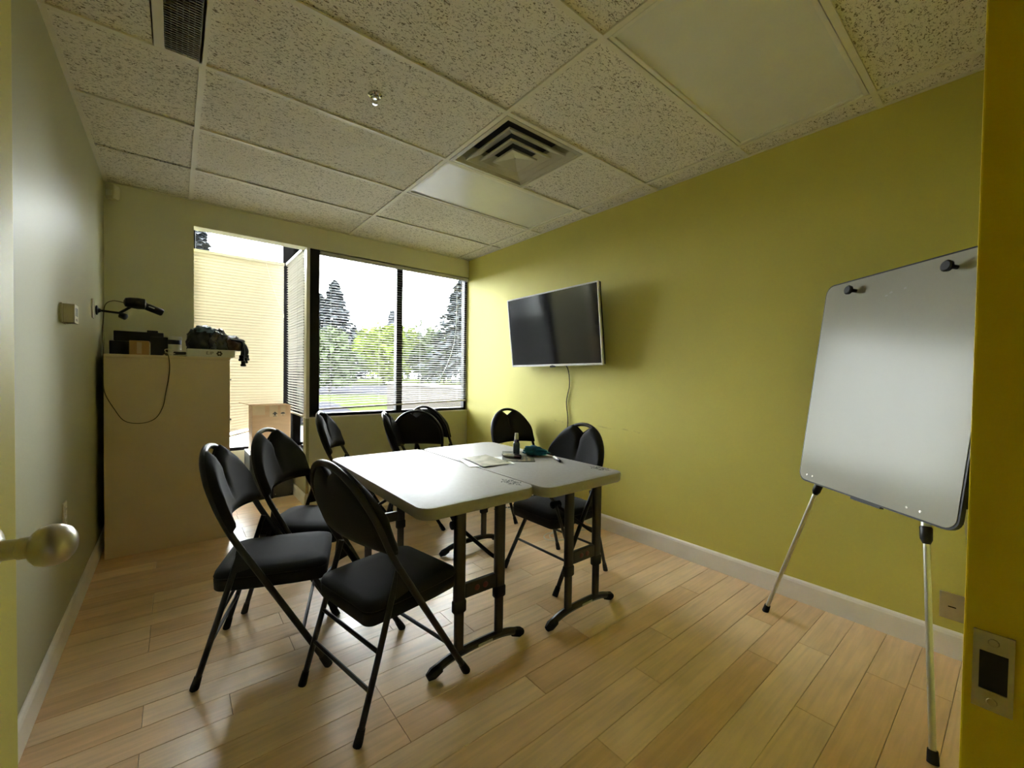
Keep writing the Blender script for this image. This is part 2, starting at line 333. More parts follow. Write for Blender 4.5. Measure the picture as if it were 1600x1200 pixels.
# baseboards
def baseboard(name, pts, h=.115, t=.013):
    b = NB()
    (x0, y0), (x1, y1) = pts; d = Vector((x1-x0, y1-y0)); L = d.length; d.normalize(); n = Vector((-d.y, d.x))
    prof = [(0, 0), (t, 0), (t, h-.02), (t*.75, h-.008), (t*.3, h), (0, h)]
    A = [b.verts.new((x0+n.x*q, y0+n.y*q, z)) for q, z in prof]; B = [b.verts.new((x1+n.x*q, y1+n.y*q, z)) for q, z in prof]
    bridge(b, A, B); b.faces.new(A); b.faces.new(B); return struct(link(name, b, 'white'))
baseboard('baseboard_right', ((XR, .026), (XR, YF)), .118)
baseboard('baseboard_left', ((XL, YF), (XL, .1)))
baseboard('baseboard_far', ((XR-.014, YF), (BX1, YF)), .105)
baseboard('baseboard_bay', ((BX1, YF-.013), (BX1, YB)), .105)

# ceiling: slab, tee bars, tiles
ce = structE('ceiling')
bm = NB(); box(bm, (XL-.12, -.1, 3.0), (XR+.12, YF+.12, 3.1)); link('roof_slab', bm, 'slab', ce)
GX = [XL, .098, 1.318, 2.538, XR]; GY = [.03, .48, 1.09, 1.70, 2.31, 2.92, 3.53, YF]
TB = .0125
def tee(lo, hi, name='tee_bar'):
    b = NB(); box(b, (*lo, CEIL-.004), (*hi, CEIL+.004)); cx, cy = (lo[0]+hi[0])/2, (lo[1]+hi[1])/2
    if hi[0]-lo[0] > hi[1]-lo[1]: box(b, (lo[0], cy-.001, CEIL+.004), (hi[0], cy+.001, CEIL+.03))
    else: box(b, (cx-.001, lo[1], CEIL+.004), (cx+.001, hi[1], CEIL+.03))
    return link(name, b, 'grid', ce)
for gx in GX[1:-1]: tee((gx-TB, .03), (gx+TB, YF))
for gy in GY[1:-1]:
    for a, c in zip(GX[:-1], GX[1:]):
        if a == XL and gy == 3.53: continue                 # bar missing: dark slot between two tiles
        tee((a+(TB if a > XL else 0), gy-TB), (c-(TB if c < XR else 0), gy+TB))
tee((1.928-TB, 1.70+TB), (1.928+TB, 2.31-TB))
for lo, hi in (((XL, .03), (XL+.022, YF)), ((XR-.022, .03), (XR, YF)), ((XL+.022, YF-.022), (XR-.022, YF)), ((XL+.022, .03), (XR-.022, .052))):
    b = NB(); box(b, (*lo, CEIL-.003), (*hi, CEIL+.001)); link('wall_angle', b, 'grid', ce)
def tile(x0, x1, y0, y1, dz=0, tilt=0):
    b = NB(); g = .003; box(b, (-(x1-x0)/2+g, -(y1-y0)/2+g, 0), ((x1-x0)/2-g, (y1-y0)/2-g, .016))
    o = link('ceiling_tile', b, 'tile', ce); o.location = ((x0+x1)/2, (y0+y1)/2, CEIL+.0045+dz); o.rotation_euler = (tilt, 0, 0); return o
for i in range(4):
    for j in range(7):
        x0, x1, y0, y1 = GX[i], GX[i+1], GY[j], GY[j+1]
        if i == 2 and j in (1, 4): continue                 # light panels
        if i == 2 and j == 3: tile(1.928, x1, y0, y1); continue
        if i == 0 and j == 3: tile(x0, -.066, y0, y1); continue
        if i == 0 and j == 5: tile(x0, x1, y0, y1-.012); continue
        if i == 0 and j == 6: tile(x0, x1, y0+.010, y1); continue
        tile(x0, x1, y0, y1, .001*((i*3+j) % 3))

# ---------------------------------------------------------------- windows
def frame_bars(root, bars, m='blackalu', name='frame_bar'):
    for lo, hi in bars:
        b = NB(); box(b, lo, hi, bev=.003); link(name, b, m, root)
w1 = structE('window_1')
fy0, fy1 = YF+.035, YF+.10
frame_bars(w1, [((BX1+.031, YF+.004, WZ0), (1.052, fy1, WZ1+.013)), ((1.052, fy0, WZ1-.012), (XR, fy1, WZ1+.014)), ((1.052, fy0, WZ0), (XR, fy1, WZ0+.03)), ((XR-.03, fy0, WZ0+.03), (XR, fy1, WZ1-.012)), ((1.822, fy0, WZ0+.03), (1.888, fy1, WZ1-.012))])
for a, c in ((1.052, 1.822), (1.888, XR-.03)):
    b = NB(); box(b, (a, YF+.066, WZ0+.03), (c, YF+.070, WZ1-.012)); link('pane', b, 'glass', w1)
w2 = structE('window_2')
EZ = 2.40; BT = 2.86                        # transom height, added bay ceiling
frame_bars(w2, [((BX0, YB+.02, .415), (BX1+.1, YB+.08, .45)), ((BX0, YB+.02, EZ-.03), (BX1+.1, YB+.08, EZ)), ((BX0, YB+.02, BT-.03), (BX1+.1, YB+.08, BT)), ((BX1-.032, YB-.004, .445), (BX1+.1, YB+.08, BT-.03)), ((BX0, YB+.02, .45), (BX0+.04, YB+.08, BT-.03))])
b = NB(); box(b, (BX0+.04, YB+.048, .45), (BX1+.03, YB+.052, EZ-.03)); link('pane', b, 'glass', w2)
b = NB(); box(b, (BX0+.04, YB+.048, EZ), (BX1+.03, YB+.052, BT-.03)); link('pane', b, 'glass', w2)
w3 = structE('window_3')
frame_bars(w3, [((BX1+.03, YF+.121, .425), (BX1+.09, YB, .45)), ((BX1+.03, YF+.121, EZ-.03), (BX1+.09, YB, EZ)), ((BX1+.03, YF+.121, BT-.03), (BX1+.09, YB, BT)), ((BX1+.03, YF+.121, .45), (BX1+.09, YF+.165, BT-.03))])
b = NB(); box(b, (BX1+.058, YF+.165, .45), (BX1+.062, YB, EZ-.03)); link('pane', b, 'glass', w3)
b = NB(); box(b, (BX1+.058, YF+.165, EZ), (BX1+.062, YB, BT-.03)); link('pane', b, 'glass', w3)
# solid ceiling added over the bay, unseen, to keep skylight off the blinds
bm = NB(); box(bm, (BX0-.1, YF+.12, BT), (BX1+.12, YB+.12, BT+.1)); struct(link('bay_sky_block', bm, 'farpaint'))

# ---------------------------------------------------------------- blinds (every slat its own part)
def blind(label, origin, ux, width, ztop, zbot, pitch, tilt, m, rail_dz=(0, 0), sw=.0125, cords=(.12, .88), wand=None, cord=None):
    """origin: point at the left end seen from the room; ux: direction along the rail; room side = ux rotated -90deg"""
    ang = math.atan2(ux[1], ux[0]); t = thing('window_blind', label, 'blind', (origin[0], origin[1], 0), ang)
    b = NB(); box(b, (0, -.018, ztop-.03), (width, .018, ztop), bev=.004); link('headrail', b, m, t)
    n = int((ztop-.035-zbot)/pitch)
    hc = .0022 if sw < .013 else .0055
    prof = [(-sw, 0), (-sw*.6, hc*.7), (0, hc), (sw*.6, hc*.7), (sw, 0)]
    b = NB(); c, s = cos(tilt), sin(tilt)
    A = []; B = []
    for q, h in prof:
        yy, zz = q*c-h*s, q*s+h*c; A.append(b.verts.new((.004, yy, zz))); B.append(b.verts.new((width-.004, yy, zz)))
    for i in range(4): b.faces.new((A[i], A[i+1], B[i+1], B[i]))
    first = link('slat', b, m, t, smooth=True); first.location = (0, 0, ztop-.045)
    zl = ztop-.045
    for k in range(1, n):
        o = first.copy(); COL.objects.link(o); o.parent = t
        f = max(0, (k-n+14)/14.0)**1.5
        z = zl-k*pitch; tl = 0
        if rail_dz[0] or rail_dz[1]:
            za, zb2 = z+rail_dz[0]*f, z+rail_dz[1]*f
            tl = math.atan2(zb2-za, width); z = za
        o.location = (0, 0, z); o.rotation_euler = (random.uniform(-.05, .05), -tl, 0)
    zr = zbot-.006
    b = NB(); box(b, (0, -.014, -.008), (width, .014, .008), bev=.003); o = link('bottom_rail', b, m, t)
    o.location = (0, 0, zr+rail_dz[0]); o.rotation_euler = (0, -math.atan2(rail_dz[1]-rail_dz[0], width), 0)
    for cx in cords:
        for yy in (-.0135, .0135):
            b = NB(); tube(b, [(cx*width, yy, ztop-.03), (cx*width, yy, zr+rail_dz[0]+(rail_dz[1]-rail_dz[0])*cx)], .0008, 4); link('ladder_cord', b, m, t)
    if wand:
        b = NB(); tube(b, smoothpath(wand, 4), .003, 6); link('tilt_wand', b, 'whitepl', t, smooth=True)
    if cord:
        for pts in cord:
            b = NB(); tube(b, smoothpath(pts, 5), .0016, 5); link('lift_cord', b, 'cordw', t, smooth=True)
    return t
blind('white horizontal blind across the wide window, slats open, bottom rail raised', (1.056, YF+.012, 0), (1, 0), 1.63, WZ1-.0, .888, .0243, .17, 'slatw', (0, .045), cords=(.06, .35, .63, .92),
      wand=[(1.47, -.02, WZ1-.03), (1.44, -.03, 1.6), (1.22, -.03, 1.10)], cord=[[(1.53, -.022, WZ1-.03), (1.54, -.024, 1.7), (1.56, -.024, 1.35)]])
blind('cream blind with closed slats over the back window of the bay, bottom rail hanging crooked', (BX0+.003, YB-.02, 0), (1, 0), BX1-BX0-.025, EZ-.01, .59, .0285, -1.08, 'slatc', (-.08, .10), sw=.0172, cords=(.14, .72),
      cord=[[(.62, -.02, EZ-.04), (.66, -.022, 2.2), (.72, -.024, 2.0), (.78, -.024, 1.86), (.785, -.02, 1.80)]])
blind('narrow white blind on the side window of the bay, hung square to the cream blind', (BX1+.004, YB-.05, 0), (0, -1), YB-.05-YF-.13, EZ-.012, .82, .0262, -.75, 'slats', (0, 0), sw=.0145, cords=(.25, .75))

# ================================================================= chairs
def build_chair():
    root = thing('folding_chair', 'x', 'chair')
    PATH = [(.36, .020), (.45, -.034), (.54, -.090), (.60, -.122), (.65, -.146), (.70, -.164), (.78, -.188), (.85, -.203), (.905, -.210)]
    def fx(z):
        for (a, fa), (b, fb) in zip(PATH[:-1], PATH[1:]):
            if z <= b: return fa+(fb-fa)*(z-a)/(b-a)
        return PATH[-1][1]
    ZB, ZT, ZS, HWD = .60, .897, .665, .212
    def hw(z): return HWD*sqrt(max(0, 1-(max(0, z-ZS)/(ZT-ZS))**2))
    def back(yy, z): return fx(z)-.036*(1-(yy/.215)**2)*min(1, max(0, (z-.5)/.1))
    # legs
    for s in (1, -1):
        b = NB(); tube(b, [(.232, s*.222, .012), (.125, s*.219, .188), (.020, s*.216, .36)], .0125, 10); lg = link('leg', b, 'frame', root, smooth=True)
        b = NB(); d = Vector((-.212, -s*.006, .348)).normalized(); tube(b, [Vector((.2385, s*.222, .0)), Vector((.232, s*.222, .012)), Vector((.232, s*.222, .012))+d*.04], [.0165, .0168, .0142], 10); link('rubber_foot', b, 'rubber', lg, smooth=True)
    for s in (1, -1):
        b = NB(); tube(b, [(-.235, s*.205, .012), (-.16, s*.203, .262), (-.083, s*.200, .53)], .011, 10); lg = link('leg', b, 'frame', root, smooth=True)
        b = NB(); d = Vector((.152, 0, .518)).normalized(); tube(b, [Vector((-.2385, s*.205, 0)), Vector((-.235, s*.205, .012)), Vector((-.235, s*.205, .012))+d*.04], [.015, .0153, .0128], 10); link('rubber_foot', b, 'rubber', lg, smooth=True)
        b = NB(); pts = [(-.106, .435), (-.040, .450), (-.078, .535), (-.096, .53)]
        prism(b, pts, s*.2165-.002, s*.2165+.002, Matrix(((1, 0, 0, 0), (0, 0, 1, 0), (0, 1, 0, 0), (0, 0, 0, 1)))); link('hinge_bracket', b, 'frame', root)
    # stretchers
    for z in (.155, .27):
        x = -.235+(z-.012)*.2934; b = NB(); tube(b, [(x, -.204, z), (x, .204, z)], .0075, 8); link('stretcher', b, 'frame', root, smooth=True)
    z = .165; x = .232-(z-.012)*.609; b = NB(); tube(b, [(x, -.219, z), (x, .219, z)], .0075, 8); link('stretcher', b, 'frame', root, smooth=True)
    # back hoop of the main tube
    pts = []
    for k in range(6): z = .36+(ZS-.36)*k/6; pts.append((back(.215, z), .216, z))
    for k in range(25):
        a = pi*k/24; yy = .216*cos(a); z = ZS+(ZT+.008-ZS)*sin(a); pts.append((back(yy, min(z, .905))-.006*sin(min(a, pi-a)*2 if min(a, pi-a) < pi/4 else pi/2), yy, z))
    for k in range(5, -1, -1): z = .36+(ZS-.36)*k/6; pts.append((back(.215, z), -.216, z))
    b = NB(); tube(b, pts, .0125, 10); link('back_frame', b, 'frame', root, smooth=True)
    # upholstered back: front cushion and rear shell, both with the notch of the hand hole
    def shell(front):
        b = NB(); NC, NR = 52, 11; cols = []; HW2 = .230 if front else .205
        for i in range(NC+1):
            yy = -HW2*.995*cos(pi*i/NC)
            if abs(yy) < 1e-6: yy = 0
            top = ZS+((ZT+(.017 if front else 0))-ZS)*sqrt(max(0, 1-(yy/HW2)**2))
            a = abs(yy)
            if a < .072: top = min(top, ZT-.004-(.056 if front else .042)*max(0, 1-a/(.072 if front else .062)))
            bot = ZB+(.028 if front else .012)*(1-(yy/HW2)**2)
            c = []
            for j in range(NR+1):
                t = j/NR; z = bot+(top-bot)*t
                edge = min(1, min(t, 1-t)*7)*min(1, (1-abs(yy)/HW2)*14)
                if front:
                    crease = .016*math.exp(-(yy/.014)**2)*max(0, min(1, (t-.15)*2))
                    x = back(yy, z)+.012+(.027*sqrt(max(edge, 0))-crease)
                else: x = back(yy, z)-.004-.010*sqrt(max(edge, 0))
                c.append((b.verts.new((x, yy, z)), b.verts.new((back(yy, z)+(.002 if front else .002), yy, z))))
            cols.append(c)
        for i in range(NC):
            for j in range(NR):
                for k in (0, 1): b.faces.new((cols[i][j][k], cols[i+1][j][k], cols[i+1][j+1][k], cols[i][j+1][k]))
            for j in (0, NR): b.faces.new((cols[i][j][0], cols[i+1][j][0], cols[i+1][j][1], cols[i][j][1]))
        for i in (0, NC):
            for j in range(NR): b.faces.new((cols[i][j][0], cols[i][j+1][0], cols[i][j+1][1], cols[i][j][1]))
        return b
    link('backrest', shell(True), 'fabric', root, smooth=True, ang=60); link('back_panel', shell(False), 'fabric', root, smooth=True, ang=60)
    # seat cushion on its pan
    def out(hx0, hx1, hyb, hyf, r):
        o = []
        P = [(hx1, hyf), (hx0, hyb), (hx0, -hyb), (hx1, -hyf)]
        for k, (cx, cy) in enumerate(P):
            sx = 1 if cx > 0 else -1; sy = 1 if cy > 0 else -1
            a0 = (0, pi/2, pi, 3*pi/2)[k]
            for q in range(7):
                a = a0+pi/2*q/6; o.append((cx-sx*r+r*cos(a), cy-sy*r+r*sin(a)))
            nx, ny = P[(k+1) % 4]
            if k in (0, 2):    # bulge along the sides
                for q in (.3, .5, .7): o.append((cx+(nx-cx)*q, (cy+(ny-cy)*q)+(1 if cy > 0 else -1)*.006))
        return o
    b = NB()
    loft(b, [(out(-.185, .218, .176, .180, .035), .352), (out(-.190, .224, .184, .187, .042), .358), (out(-.192, .226, .187, .190, .045), .398), (out(-.188, .222, .183, .186, .045), .402),
             (out(-.193, .227, .188, .191, .047), .408), (out(-.188, .222, .183, .186, .047), .424), (out(-.165, .20, .160, .165, .05), .436), (out(-.10, .13, .10, .10, .05), .442)])
    link('seat', b, 'fabric', root, smooth=True, ang=50)
    return root
chair0 = build_chair()
G = 'black folding chairs around the tables'
CH = [
 (.349, 2.097, 341, 'black padded folding chair nearest the left wall, turned toward the camera'),
 (.588, 2.485, 322, 'black padded folding chair behind the one nearest the left wall, cardboard box behind it'),
 (.660, 1.598, 11, 'black padded folding chair nearest the camera, its back turned, at the near left table corner'),
 (1.124, 3.450, 331, 'black folding chair standing alone under the left end of the wide window'),
 (1.545, 3.165, 331, 'black folding chair seen edge-on, pressed against a chair back by the far table end'),
 (1.755, 3.510, 57, 'black folding chair with its back to the tables at their far end'),
 (2.135, 3.850, 27, 'black folding chair half hidden in the far right corner under the window'),
 (2.432, 2.846, 266, 'black folding chair against the lime wall left of the hanging television cord'),
 (1.877, 1.847, 181, 'black folding chair pushed under the right side of the right table, facing left'),
]
for i, (x, y, a, lab) in enumerate(CH):
    r = chair0 if i == 0 else tree_copy(chair0)
    r.location = (x, y, 0); r.rotation_euler = (0, 0, radians(a)); tag(r, lab, 'chair', G)

# ================================================================= tables
def spiral(b, cx, cy, r0, turns, sgn, a0, w=.0016, z=0):
    n = int(18*turns); L = []; Rr = []
    for k in range(n+1):
        t = k/n; a = a0+sgn*turns*2*pi*t; r = r0*(1-.85*t); u = Vector((cos(a), sin(a)))
        L.append(b.verts.new((cx+u.x*(r+w), cy+u.y*(r+w), z))); Rr.append(b.verts.new((cx+u.x*(r-w), cy+u.y*(r-w), z)))
    for k in range(n): b.faces.new((L[k], L[k+1], Rr[k+1], Rr[k]))
TZ = .705
def build_table(lab, x0, x1, y0, y1, yf, yb):
    cx = (x0+x1)/2; t = thing('folding_table', lab, 'table', (cx, (y0+y1)/2, 0), 0, 'white folding tables')
    hx, hy = (x1-x0)/2, (y1-y0)/2
    b = NB()
    loft(b, [(rrect(hx-.03, hy-.03, .05), TZ-.050), (rrect(hx-.006, hy-.006, .06), TZ-.050), (rrect(hx-.001, hy-.001, .062), TZ-.044), (rrect(hx, hy, .062), TZ-.006), (rrect(hx-.0025, hy-.0025, .06), TZ-.001), (rrect(hx-.006, hy-.006, .058), TZ)])
    link('tabletop', b, 'tabletop', t, smooth=True, ang=45)
    for yy, sg in ((yf-(y0+y1)/2, 1), (yb-(y0+y1)/2, -1)):
        for s in (-1, 1):
            b = NB(); o = rrect(.026, .014, .010, 3, s*.105, yy); loft(b, [(o, .275), (o, TZ-.045)]); lg = link('leg', b, 'tableleg', t, smooth=True)
            b = NB(); o = rrect(.021, .011, .008, 3, s*.105, yy); loft(b, [(o, .05), (o, .30)]); link('lower_leg', b, 'tableleg', lg, smooth=True)
            b = NB(); o = rrect(.0295, .0175, .011, 3, s*.105, yy); o2 = rrect(.026, .0145, .011, 3, s*.105, yy); loft(b, [(o2, .232), (o, .237), (o, .278), (o2, .283)]); link('collar', b, 'rubber', lg, smooth=True)
        b = NB(); box(b, (-.079, yy-.011, .285), (.079, yy+.011, .345), bev=.004); cb = link('crossbar', b, 'tableleg', t)
        if sg == 1:
            for xx in (-.022, .022):
                b = NB(); lathe(b, [(.013, -.0110), (.013, -.0125), (.009, -.0140)], 14, Matrix.Translation((xx, yy, .315)) @ Matrix(((1, 0, 0, 0), (0, 0, 1, 0), (0, 1, 0, 0), (0, 0, 0, 1)))); link('lock_tab', b, 'redlock', cb)
        # arched foot
        pts = []
        for k in range(17):
            u = -1+2*k/16; pts.append((u*.235, yy, .020+.042*max(0, 1-abs(u)**3.2)))
        b = NB(); tube(b, pts, .0175, 8); ft = link('foot_bar', b, 'tableleg', t, smooth=True)
        for s in (-1, 1):
            b = NB(); pr = [(s*.19, yy, .036), (s*.225, yy, .024), (s*.248, yy, .016)]; tube(b, pr, [.0205, .023, .014], 8); link('end_cap', b, 'rubber', ft, smooth=True)
        if sg == 1:
            b = NB(); box(b, (-.015, yy-.0186, .054), (.06, yy-.0172, .066)); link('label', b, 'greyink', ft)
        # folding brace to the underside
        hub = Vector((0, yy+sg*.20, .52))
        for s in (-1, 1):
            b = NB(); tube(b, smoothpath([(s*.105, yy+sg*.012, .40), (s*.085, yy+sg*.05, .415), hub], 5), .009, 8); link('brace', b, 'tableleg', t, smooth=True)
        b = NB(); tube(b, [hub, (0, yy+sg*.38, TZ-.052)], .011, 8); link('brace', b, 'tableleg', t, smooth=True)
        b = NB(); lathe(b, [(.010, -.03), (.02, -.026), (.02, .026), (.010, .03)], 12, to_axis(hub, (1, 0, 0))); link('brace_hub', b, 'rubber', t, smooth=True)
    # printed corner ornament near the front right corner and the small printed line
    b = NB(); ox, oy, zz = hx-.052, -hy+.135, TZ+.0004
    for sx in (-1, 1):
        for sy in (-1, 1):
            spiral(b, ox+sx*.020, oy+sy*.022, .019, 1.3, sx*sy, 0 if sx > 0 else pi, .0030, zz)
        spiral(b, ox+sx*.004, oy+sx*.052, .014, 1.1, sx, pi/2, .0028, zz)
    for k in range(8):
        a = 2*pi*k/8; u = Vector((cos(a), sin(a))); v = Vector((-u.y, u.x)); c = Vector((ox, oy))
        pts = [c+u*.008, c+u*.020+v*.007, c+u*.034, c+u*.020-v*.007]; b.faces.new([b.verts.new((p.x, p.y, zz)) for p in pts])
    for s in (-1, 1):
        pts = [(ox+.004, oy+s*.06), (ox, oy+s*.085), (ox-.004, oy+s*.06)]; b.faces.new([b.verts.new((*p, zz)) for p in pts])
    link('corner_ornament', b, 'ink', t)
    b = NB()
    for k in range(12): b.faces.new([b.verts.new(p) for p in ((hx-.25+k*.005, -hy+.058, zz), (hx-.25+k*.005+.0035, -hy+.058, zz), (hx-.25+k*.005+.0035, -hy+.066, zz), (hx-.25+k*.005, -hy+.066, zz))])
    link('printed_line', b, 'greyink', t)
    b = NB(); box(b, (-hx-.0016, hy-.158, TZ-.048), (-hx+.002, hy-.147, TZ-.004)); link('edge_seam', b, 'rubber', t)
    for dz in (0, .016):
        b = NB(); box(b, (-hx-.0016, hy-.105, TZ-.022-dz), (-hx+.002, hy-.072, TZ-.014-dz)); link('edge_slot', b, 'rubber', t)
    return t
build_table('white plastic folding table on the left with a scuffed bright top', .732, 1.326, 1.432, 2.652, 1.470, 2.52)
build_table('white plastic folding table on the right, with the spray bottle and markers on top', 1.332, 1.926, 1.375, 2.640, 1.412, 2.44)

# ---------------------------------------------------------------- things on the tables
def sheet(name, lab, quad, z, m, h=.0006, cat='paper', wav=0):
    b = NB(); n = 8; q = [Vector(p) for p in quad]; T = []; Bq = []
    for i in range(n+1):
        r1 = []; r2 = []
        for j in range(n+1):
            u, v = i/n, j/n; p = q[0]*(1-u)*(1-v)+q[1]*u*(1-v)+q[2]*u*v+q[3]*(1-u)*v
            zz = z+wav*(.5+.5*sin(5*u+2*v))*abs(2*u-1)
            r1.append(b.verts.new((p.x, p.y, zz+h))); r2.append(b.verts.new((p.x, p.y, zz)))
        T.append(r1); Bq.append(r2)
    for i in range(n):
        for j in range(n):
            b.faces.new((T[i][j], T[i+1][j], T[i+1][j+1], T[i][j+1])); b.faces.new((Bq[i][j], Bq[i][j+1], Bq[i+1][j+1], Bq[i+1][j]))
        b.faces.new((T[i][0], T[i+1][0], Bq[i+1][0], Bq[i][0])); b.faces.new((T[i][n], T[i+1][n], Bq[i+1][n], Bq[i][n]))
        b.faces.new((T[0][i], T[0][i+1], Bq[0][i+1], Bq[0][i])); b.faces.new((T[n][i], T[n][i+1], Bq[n][i+1], Bq[n][i]))
    o = link(name, b, m, None, smooth=True); return tag(o, lab, cat)
sheet('paper_sheet', 'plain white paper sheet under the printed map across the table seam', [(1.285, 1.955), (1.555, 1.875), (1.625, 2.09), (1.36, 2.20)], TZ+.0007, 'paper', wav=.002)
sheet('printed_map', 'olive and tan printed map sheet lying across the seam of the tables', [(1.345, 1.90), (1.545, 1.895), (1.56, 2.185), (1.385, 2.185)], TZ+.0042, 'map', wav=.004)
t = thing('game_board', 'dark olive printed board with gold figures under the spray bottle', 'board', (1.715, 2.045, TZ), radians(52))
b = NB(); box(b, (-.165, -.10, .0006), (.165, .10, .0035)); link('board_sheet', b, 'mat2', t)
b = NB(); rg = random.Random(5)
for k in range(12):
    x = -.155+k*.0135
    for j in range(3):
        yy = -.075+j*.03+rg.uniform(-.004, .004); w, h = rg.uniform(.003, .009), rg.uniform(.012, .024)
        b.faces.new([b.verts.new(p) for p in ((x, yy, .0038), (x+w, yy+.003, .0038), (x+w, yy+h, .0038), (x, yy+h, .0038))])
link('gold_figures', b, 'gold', t)
def marker(lab, p, ang, cap, L=.125, r=.0085, z=TZ):
    t = thing('marker', lab, 'marker', (p[0], p[1], z), ang, 'whiteboard markers on the right table')
    mm = to_axis((0, 0, r+.0006), (1, 0, 0))
    b = NB(); lathe(b, [(r*.7, 0), (r, .003), (r, L*.64), (r*.96, L*.645)], 12, mm); link('barrel', b, 'whitepl', t, smooth=True)
    b = NB(); lathe(b, [(r*1.05, L*.645), (r*1.12, L*.66), (r*1.05, L*.97), (r*.7, L)], 12, mm); link('cap', b, cap, t, smooth=True)
    b = NB(); lathe(b, [(r*.7, -.006), (r*.72, 0.0)], 10, mm); link('end_plug', b, 'whitepl', t, smooth=True)
    return t
MT['redcap'] = mat('maroon_cap', (.10, .012, .022), .35, noise=(40, .1))
marker('white marker with maroon cap, frontmost of the pair beside the spray bottle', (1.625, 2.075), radians(-70), 'redcap', z=TZ+.0038)
marker('white marker behind the frontmost one, leaning toward the spray bottle', (1.645, 2.11), radians(-62), 'blackpl', z=TZ+.0038)
marker('single white marker with black cap lying alone on the right table', (1.862, 1.865), radians(-118), 'blackpl')
t = thing('spray_bottle', 'small spray bottle with white cap and dark label on the right table', 'bottle', (1.735, 2.085, TZ+.0036))
b = NB(); lathe(b, [(.019, 0), (.022, .004), (.022, .07), (.019, .08), (.013, .086)], 20); link('bottle_body', b, 'bottle', t, smooth=True)
b = NB(); lathe(b, [(.0165, .084), (.0172, .088), (.0165, .096), (.014, .10)], 20); link('collar', b, 'bluelab', t, smooth=True)
b = NB(); lathe(b, [(.0135, .099), (.0135, .112), (.0115, .140), (.0105, .141)], 16); link('spray_cap', b, 'whitepl', t, smooth=True)
# crumpled teal cloth
b = NB(); bmesh.ops.create_icosphere(b, subdivisions=4, radius=1)
import mathutils.noise as mn
for v in b.verts:
    n = v.co.normalized(); d = 1+.32*mn.noise(n*2.6+Vector((3, 1, 7)))+.16*mn.noise(n*7)
    x, yy, z = n.x*d, n.y*d, n.z*d
    taper = 1-.45*max(0, x)
    v.co = (x*.085, yy*.045*taper, max(0, (z*.8+.55))*.034*taper*1.3)
o = link('cleaning_cloth', b, 'teal', None, smooth=True, ang=180); o.location = (1.835, 2.01, TZ+.0036); o.rotation_euler = (0, 0, radians(-42)); tag(o, 'crumpled teal cloth heaped beside the spray bottle', 'cloth')

# ================================================================= television
def tv():
    W_, H_ = 1.116, .648; t = thing('television', 'wide flat television with silver bezel tilted on the lime wall', 'television', (2.552, 2.629, 1.635))
    t.rotation_euler = (Matrix.Rotation(-radians(6.6), 3, 'Y')).to_euler()
    t.rotation_euler = (radians(-.45), -radians(6.6), 0)
    b = NB(); box(b, (0.004, -W_/2+.004, -H_/2+.004), (.035, W_/2-.004, H_/2-.004), bev=.006); link('rear_shell', b, 'blackpl', t)
    b = NB(); box(b, (.035, -W_*.36, -H_*.42), (.06, W_*.36, H_*.12), bev=.01); link('electronics_hump', b, 'blackpl', t)
    for nm, lo, hi in (('top', (-W_/2, H_/2-.011), (W_/2, H_/2)), ('bot', (-W_/2, -H_/2), (W_/2, -H_/2+.017)), ('l', (-W_/2, -H_/2+.017), (-W_/2+.011, H_/2-.011)), ('r', (W_/2-.011, -H_/2+.017), (W_/2, H_/2-.011))):
        b = NB(); box(b, (-.007, lo[0], lo[1]), (.012, hi[0], hi[1]), bev=.002); link('bezel', b, 'bezel', t)
    b = NB(); box(b, (-.002, -W_/2+.011, -H_/2+.017), (.003, W_/2-.011, H_/2-.011)); link('screen', b, 'screen', t)
    b = NB(); box(b, (-.010, -.03, -H_/2-.010), (.01, .03, -H_/2+.006), bev=.003); link('sensor_tab', b, 'blackpl', t)
    b = NB(); box(b, (-.0078, -.012, -H_/2+.005), (-.0069, .012, -H_/2+.012)); link('maker_mark', b, 'greyink', t)
    b = NB(); box(b, (.058, -.16, -.12), (.068, .16, .17), bev=.003); link('mount_plate', b, 'blackpl', t)
    b = NB(); tube(b, [(.068, 0, .06), (.135, 0, .05)], .02, 10); link('mount_arm', b, 'blackpl', t, smooth=True)
    return t
tvo = tv()
b = NB(); tube(b, smoothpath([(2.60, 2.50, 1.34), (2.668, 2.515, 1.28), (2.683, 2.512, 1.15), (2.684, 2.545, 1.0), (2.684, 2.525, .85), (2.684, 2.535, .72), (2.684, 2.56, .55), (2.684, 2.60, .35), (2.67, 2.64, .12), (2.66, 2.70, .02), (2.55, 2.85, .006), (2.42, 2.98, .006), (2.26, 3.02, .006)], 6), .0045, 6)
o = link('power_cord', b, 'blackpl', tvo, smooth=True); o.matrix_parent_inverse = tvo.matrix_basis.inverted()
b = NB(); P = []
for k in range(40):
    a = 2*pi*k/20; P.append((2.25+.105*cos(a+1.2)+.002*k, 2.23+.075*sin(a+1.2)-.001*k, .006+.0035*(k//20)))
P = [(2.40, 3.08, .006), (2.37, 2.85, .006), (2.34, 2.66, .006), (2.345, 2.52, .006), (2.38, 2.42, .006), (2.37, 2.34, .006)]+P+[(2.42, 2.25, .012), (2.55, 2.16, .008), (2.66, 2.10, .008)]
b = NB(); tube(b, smoothpath(P, 3), .004, 6); tag(link('extension_cord', b, 'cordw', None, smooth=True), 'white looped cord lying on the floor under the right hand chair', 'cord')

